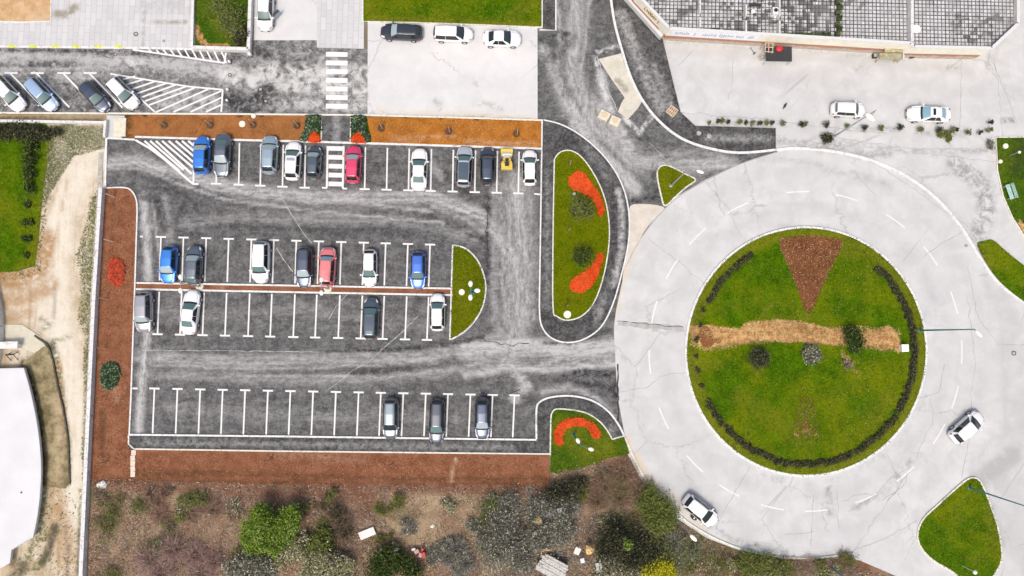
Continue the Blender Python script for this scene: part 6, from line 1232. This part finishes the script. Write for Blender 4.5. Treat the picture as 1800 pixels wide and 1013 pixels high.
def dish(tt): m = MB(); m.lathe((0, 0, .3), [(.05, 0), (.3, .05), (.48, .18), (.5, .2), (.45, .19)], 20); m.build("dish", WHITE, tt, True); m = MB(); m.tube((0, 0, 0), (0, 0, .3), .04, .04, 6); m.build("mast", GREY, tt)
on_roof(1611, 51, .5, "satellite_dish", "white satellite dish beside the white partition on the terrace", "satellite dish", None, dish)
# entrance: dark mat canopy, timber crate, red item; second porch
b = P(1369, 95, 1.2); tt = thing("dark_canopy", "dark square canopy over the building entrance", "canopy", (b[0], b[1], 0), R(-1)); m = MB(); m.box((0, 0, 1.2), (2.9, 1.7, .06)); m.build("cloth", DARKGREY, tt)
for s in (-1.35, 1.35): m = MB(); m.tube((s, -.78, 0), (s, -.78, 1.2), .03, .03, 6); m.build("post", GREY, tt)
b = P(1352, 84, 1.6); tt = thing("timber_crate", "open timber crate left of the dark canopy", "crate", (b[0], b[1], 0), R(-4)); m = MB()
for k in (-.42, -.05, .4): m.box((k, 0, 1.6), (.07, 1.15, .06))
for k in (-.5, .02, .5): m.box((0, k, 1.66), (.95, .07, .05))
m.build("top_frame", WOOD, tt)
for sx in (-.44, .42):
    for sy in (-.5, .5): m = MB(); m.box((sx, sy, .78), (.06, .06, 1.56)); m.build("leg", WOOD, tt)
b = P(1370, 86, 1.35); m = MB(); m.lathe((0, 0, 0), [(.30, 0), (.36, .10), (.30, .2), (.12, .28)], 9, sx=1.2); o_ = m.build("red_bag", REDP, None, True); o_.location = (b[0], b[1], 1.235); tag(o_, "red bag lying on the dark canopy", "bag")
b = P(1569, 95, 1.4); tt = thing("entrance_porch", "small weathered porch roof on the long facade", "porch", (b[0], b[1], 0)); m = MB(); m.box((.1, .5, 1.5), (2.0, .7, .10)); m.box((-.2, -.2, 1.3), (2.4, .6, .10)); m.build("roof", simple("weathered_sheet", (.36, .33, .20), .8, var=.35, sc=3), tt)
for s in (-1.2, .9): m = MB(); m.box((s, -.4, .63), (.10, .10, 1.25)); m.build("post", WOOD, tt)
m = MB(); m.box((1.25, .1, .7), (.12, 1.2, 1.4)); m.build("side_screen", WALLW, tt)
for x, lb in ((1538, "dark square planter left of the weathered porch"), (1603, "dark square planter right of the weathered porch")):
    b = P(x, 98, .3); tt = thing("planter", lb, "planter", (b[0], b[1], 0)); m = MB(); m.box((0, 0, .22), (.45, .45, .44)); m.build("pot", GREENPOT, tt); m = MB(); m.box((0, 0, .445), (.36, .36, .02)); m.build("soil", STONE, tt)
b = P(1322, 89); tt = thing("push_broom", "dark broom lying on the ground left of the timber crate", "broom", (b[0], b[1], .03), R(-55)); m = MB(); m.tube((-.4, 0, 0), (.35, 0, 0), .03, .03, 6); m.build("handle", PLASTIC, tt); m = MB(); m.box((.42, 0, 0), (.12, .35, .06)); m.build("head", DARKGREY, tt)
b = P(1379, 187); tt = thing("bird", "small dark bird standing in the pale yard", "bird", (b[0], b[1], 0), R(60)); m = MB(); m.lathe((0, 0, .06), [(.02, 0), (.14, .06), (.16, .12), (.10, .2), (.02, .24)], 12, sx=1.7, sy=.8); m.tube((-.2, 0, .16), (-.42, 0, .10), .06, .03, 6); m.lathe((.22, 0, .22), [(.02, 0), (.07, .05), (.07, .09), (.01, .14)], 10); m.tube((.27, 0, .29), (.35, 0, .28), .02, .003, 5); m.tube((0, .04, .1), (.02, .04, 0), .012, .012, 4); m.tube((0, -.04, .1), (.02, -.04, 0), .012, .012, 4); m.build("body", DARKGREY, tt, True)

# ------------------------------------------------------------------ debris in the waste ground
def slab(x, y, w, d, a, lb, mat=LAMPW, h=.18, z=.25, nm="concrete_slab", cat="slab"):
    b = P(x, y, z+h); m = MB(); m.box((0, 0, 0), (w, d, h), 0); o = m.build(nm, mat); o.location = (b[0], b[1], z+h/2); o.rotation_euler = (R(3), R(-2), R(a)); return tag(o, lb, cat)
SLABM = simple("slab_pale", (.72, .70, .66), .8, var=.12, sc=3)
slab(645, 938, 1.75, .85, 22, "white rectangular slab lying in the waste ground", SLABM)
slab(1053, 998, .62, 1.0, 10, "grey rectangular slab at the bottom of the waste ground", simple("slab_grey", (.52, .51, .50), .8, var=.1), z=.9)
slab(1015, 969, .6, .75, -25, "small white block beside the orange rock", SLABM, z=.9, nm="white_block", cat="block"); slab(1024, 986, .42, .5, 10, "little white block above the grey slab", SLABM, z=.9, nm="white_block", cat="block")
b = P(972, 999, 1.2); tt = thing("ruined_roof", "weathered grey-white roof of a ruined shed at the bottom edge", "shed", (b[0], b[1], 0), R(-28)); m = MB(); RU = simple("weathered_boards", (.50, .48, .45), .9, var=.3, sc=7)
for k in range(7): m.box((0+rng.uniform(-.15, .15), -.85+k*.28, 1.15+.05*(k % 2)), (3.0+rng.uniform(-.3, .3), .26, .05), R(rng.uniform(-1.5, 1.5)))
m.build("roof", RU, tt); m = MB(); m.box((0, 0, .5), (2.7, 1.7, 1.0)); m.build("wall", STONE, tt)
def rock(x, y, r, lb, mat, z=.3, seed=0, nm="rock", cat="rock", sx=1.0, grp=None):
    rr2 = np.random.default_rng(seed); b = P(x, y, z); V = []; F = []; n = 9; lv = 5
    for k in range(lv):
        ph = math.pi*(k+.5)/lv
        for i in range(n): a = 6.283*i/n; q = r*(1+rr2.uniform(-.28, .28)); V.append((math.sin(ph)*math.cos(a)*q*sx, math.sin(ph)*math.sin(a)*q, math.cos(ph)*q*.6))
    for k in range(lv-1):
        for i in range(n): j = (i+1) % n; F.append((k*n+i, (k+1)*n+i, (k+1)*n+j, k*n+j))
    F += [tuple(range(n))[::-1][::-1], tuple(range((lv-1)*n, lv*n))[::-1]]; o = mesh(nm, V, F, mat); o.location = (b[0], b[1], z); return tag(o, lb, cat, grp)
CHALK = simple("chalk_white", (.76, .75, .70), .9, var=.12, sc=5); OCH = simple("ochre_stone", (.62, .44, .18), .9, var=.25, sc=5)
rock(180, 852, .42, "white chalky lump beside the wall at lower left", CHALK, .2, 1, sx=1.3); rock(947, 915, .40, "yellowish rock in the thorn thicket", OCH, 1.2, 2); rock(1036, 967, .46, "orange-yellow rock in the lower waste ground", OCH, 1.2, 3); rock(967, 906, .34, "grey-mauve rock in the thorn thicket", simple("mauve_stone", (.40, .35, .38), .9, var=.3), 1.2, 4, sx=1.4)
rock(670, 967, .25, "white stone left of the torn white sheet", CHALK, .6, 5); rock(760, 925, .22, "round cream stone in the sandy clearing", CHALK, .2, 6); rock(983, 897, .28, "white stone at the top of the thorn thicket", CHALK, 1.3, 7); rock(941, 938, .2, "small white stone left in the thorn thicket", CHALK, 1.3, 8)
b = P(693, 970, .7); m = MB(); m.add([(-.5, -.1, 0), (.1, -.45, .1), (.5, .3, .05), (.2, .45, .12), (-.1, .1, .2)], [(0, 1, 4), (1, 2, 4), (2, 3, 4), (3, 0, 4), (3, 2, 1, 0)]); o_ = m.build("plastic_sheet", LAMPW); o_.location = (b[0], b[1], .7); tag(o_, "torn white plastic sheet beside the dark teal bush", "plastic sheet")
b = P(738, 972, .7); tt = thing("rubbish_pile", "pile of red and pink rubbish in the waste ground", "rubbish", (b[0], b[1], .3)); PK = simple("pink_rubbish", (.62, .36, .34), .7, var=.2); RD = simple("red_rubbish", (.48, .05, .04), .6, var=.2)
m = MB(); m.box((-.35, .1, .25), (.5, .4, .3), .5); m.box((.05, -.25, .25), (.35, .45, .3), -.4); m.build("pink_bags", PK, tt); m = MB(); m.box((.4, -.2, .3), (.4, .55, .35), .3); m.box((.25, .3, .25), (.35, .25, .3), .9); m.build("red_bags", RD, tt); m = MB(); m.box((-.7, .3, .2), (.4, .25, .2), .2); m.build("white_scraps", LAMPW, tt)
b = P(371, 900, .3); tt = thing("rubbish_pile", "small black and white rubbish heap left of the bright green tree", "rubbish", (b[0], b[1], .15)); m = MB(); m.box((0, 0, .15), (.45, .35, .25), .6); m.build("black_bag", DARKGREY, tt); m = MB(); m.box((-.25, -.25, .1), (.2, .15, .12), .3); m.box((.05, .4, .1), (.18, .15, .1), .1); m.box((-.2, .9, .1), (.2, .14, .1), .7); m.build("white_scraps", LAMPW, tt)
b = P(962, 967, 1.2); tt = thing("plank", "short orange-painted plank in the thorn thicket", "plank", (b[0], b[1], 1.1), R(4)); m = MB(); m.box((0, 0, .1), (1.1, .25, .06)); m.build("board", ORANGE_R, tt); m = MB(); m.box((.45, 0, .16), (.08, .3, .05)); m.build("batten", WOOD, tt)
b = P(1224, 905); tt = thing("black_bag", "small dark bag on the kerb beside the stopped white hatchback", "bag", (*P(1218, 909)[:2], .15)); m = MB(); m.lathe((0, 0, 0), [(.20, 0), (.28, .12), (.2, .28), (.05, .36)], 10, sx=1.5, sy=.8, rz=R(-40)); m.build("sack", DARKGREY, tt, True); m = MB(); m.lathe((.0, 0, .33), [(.05, 0), (.08, .06), (.03, .1)], 8); m.build("knot", LAMPW, tt)
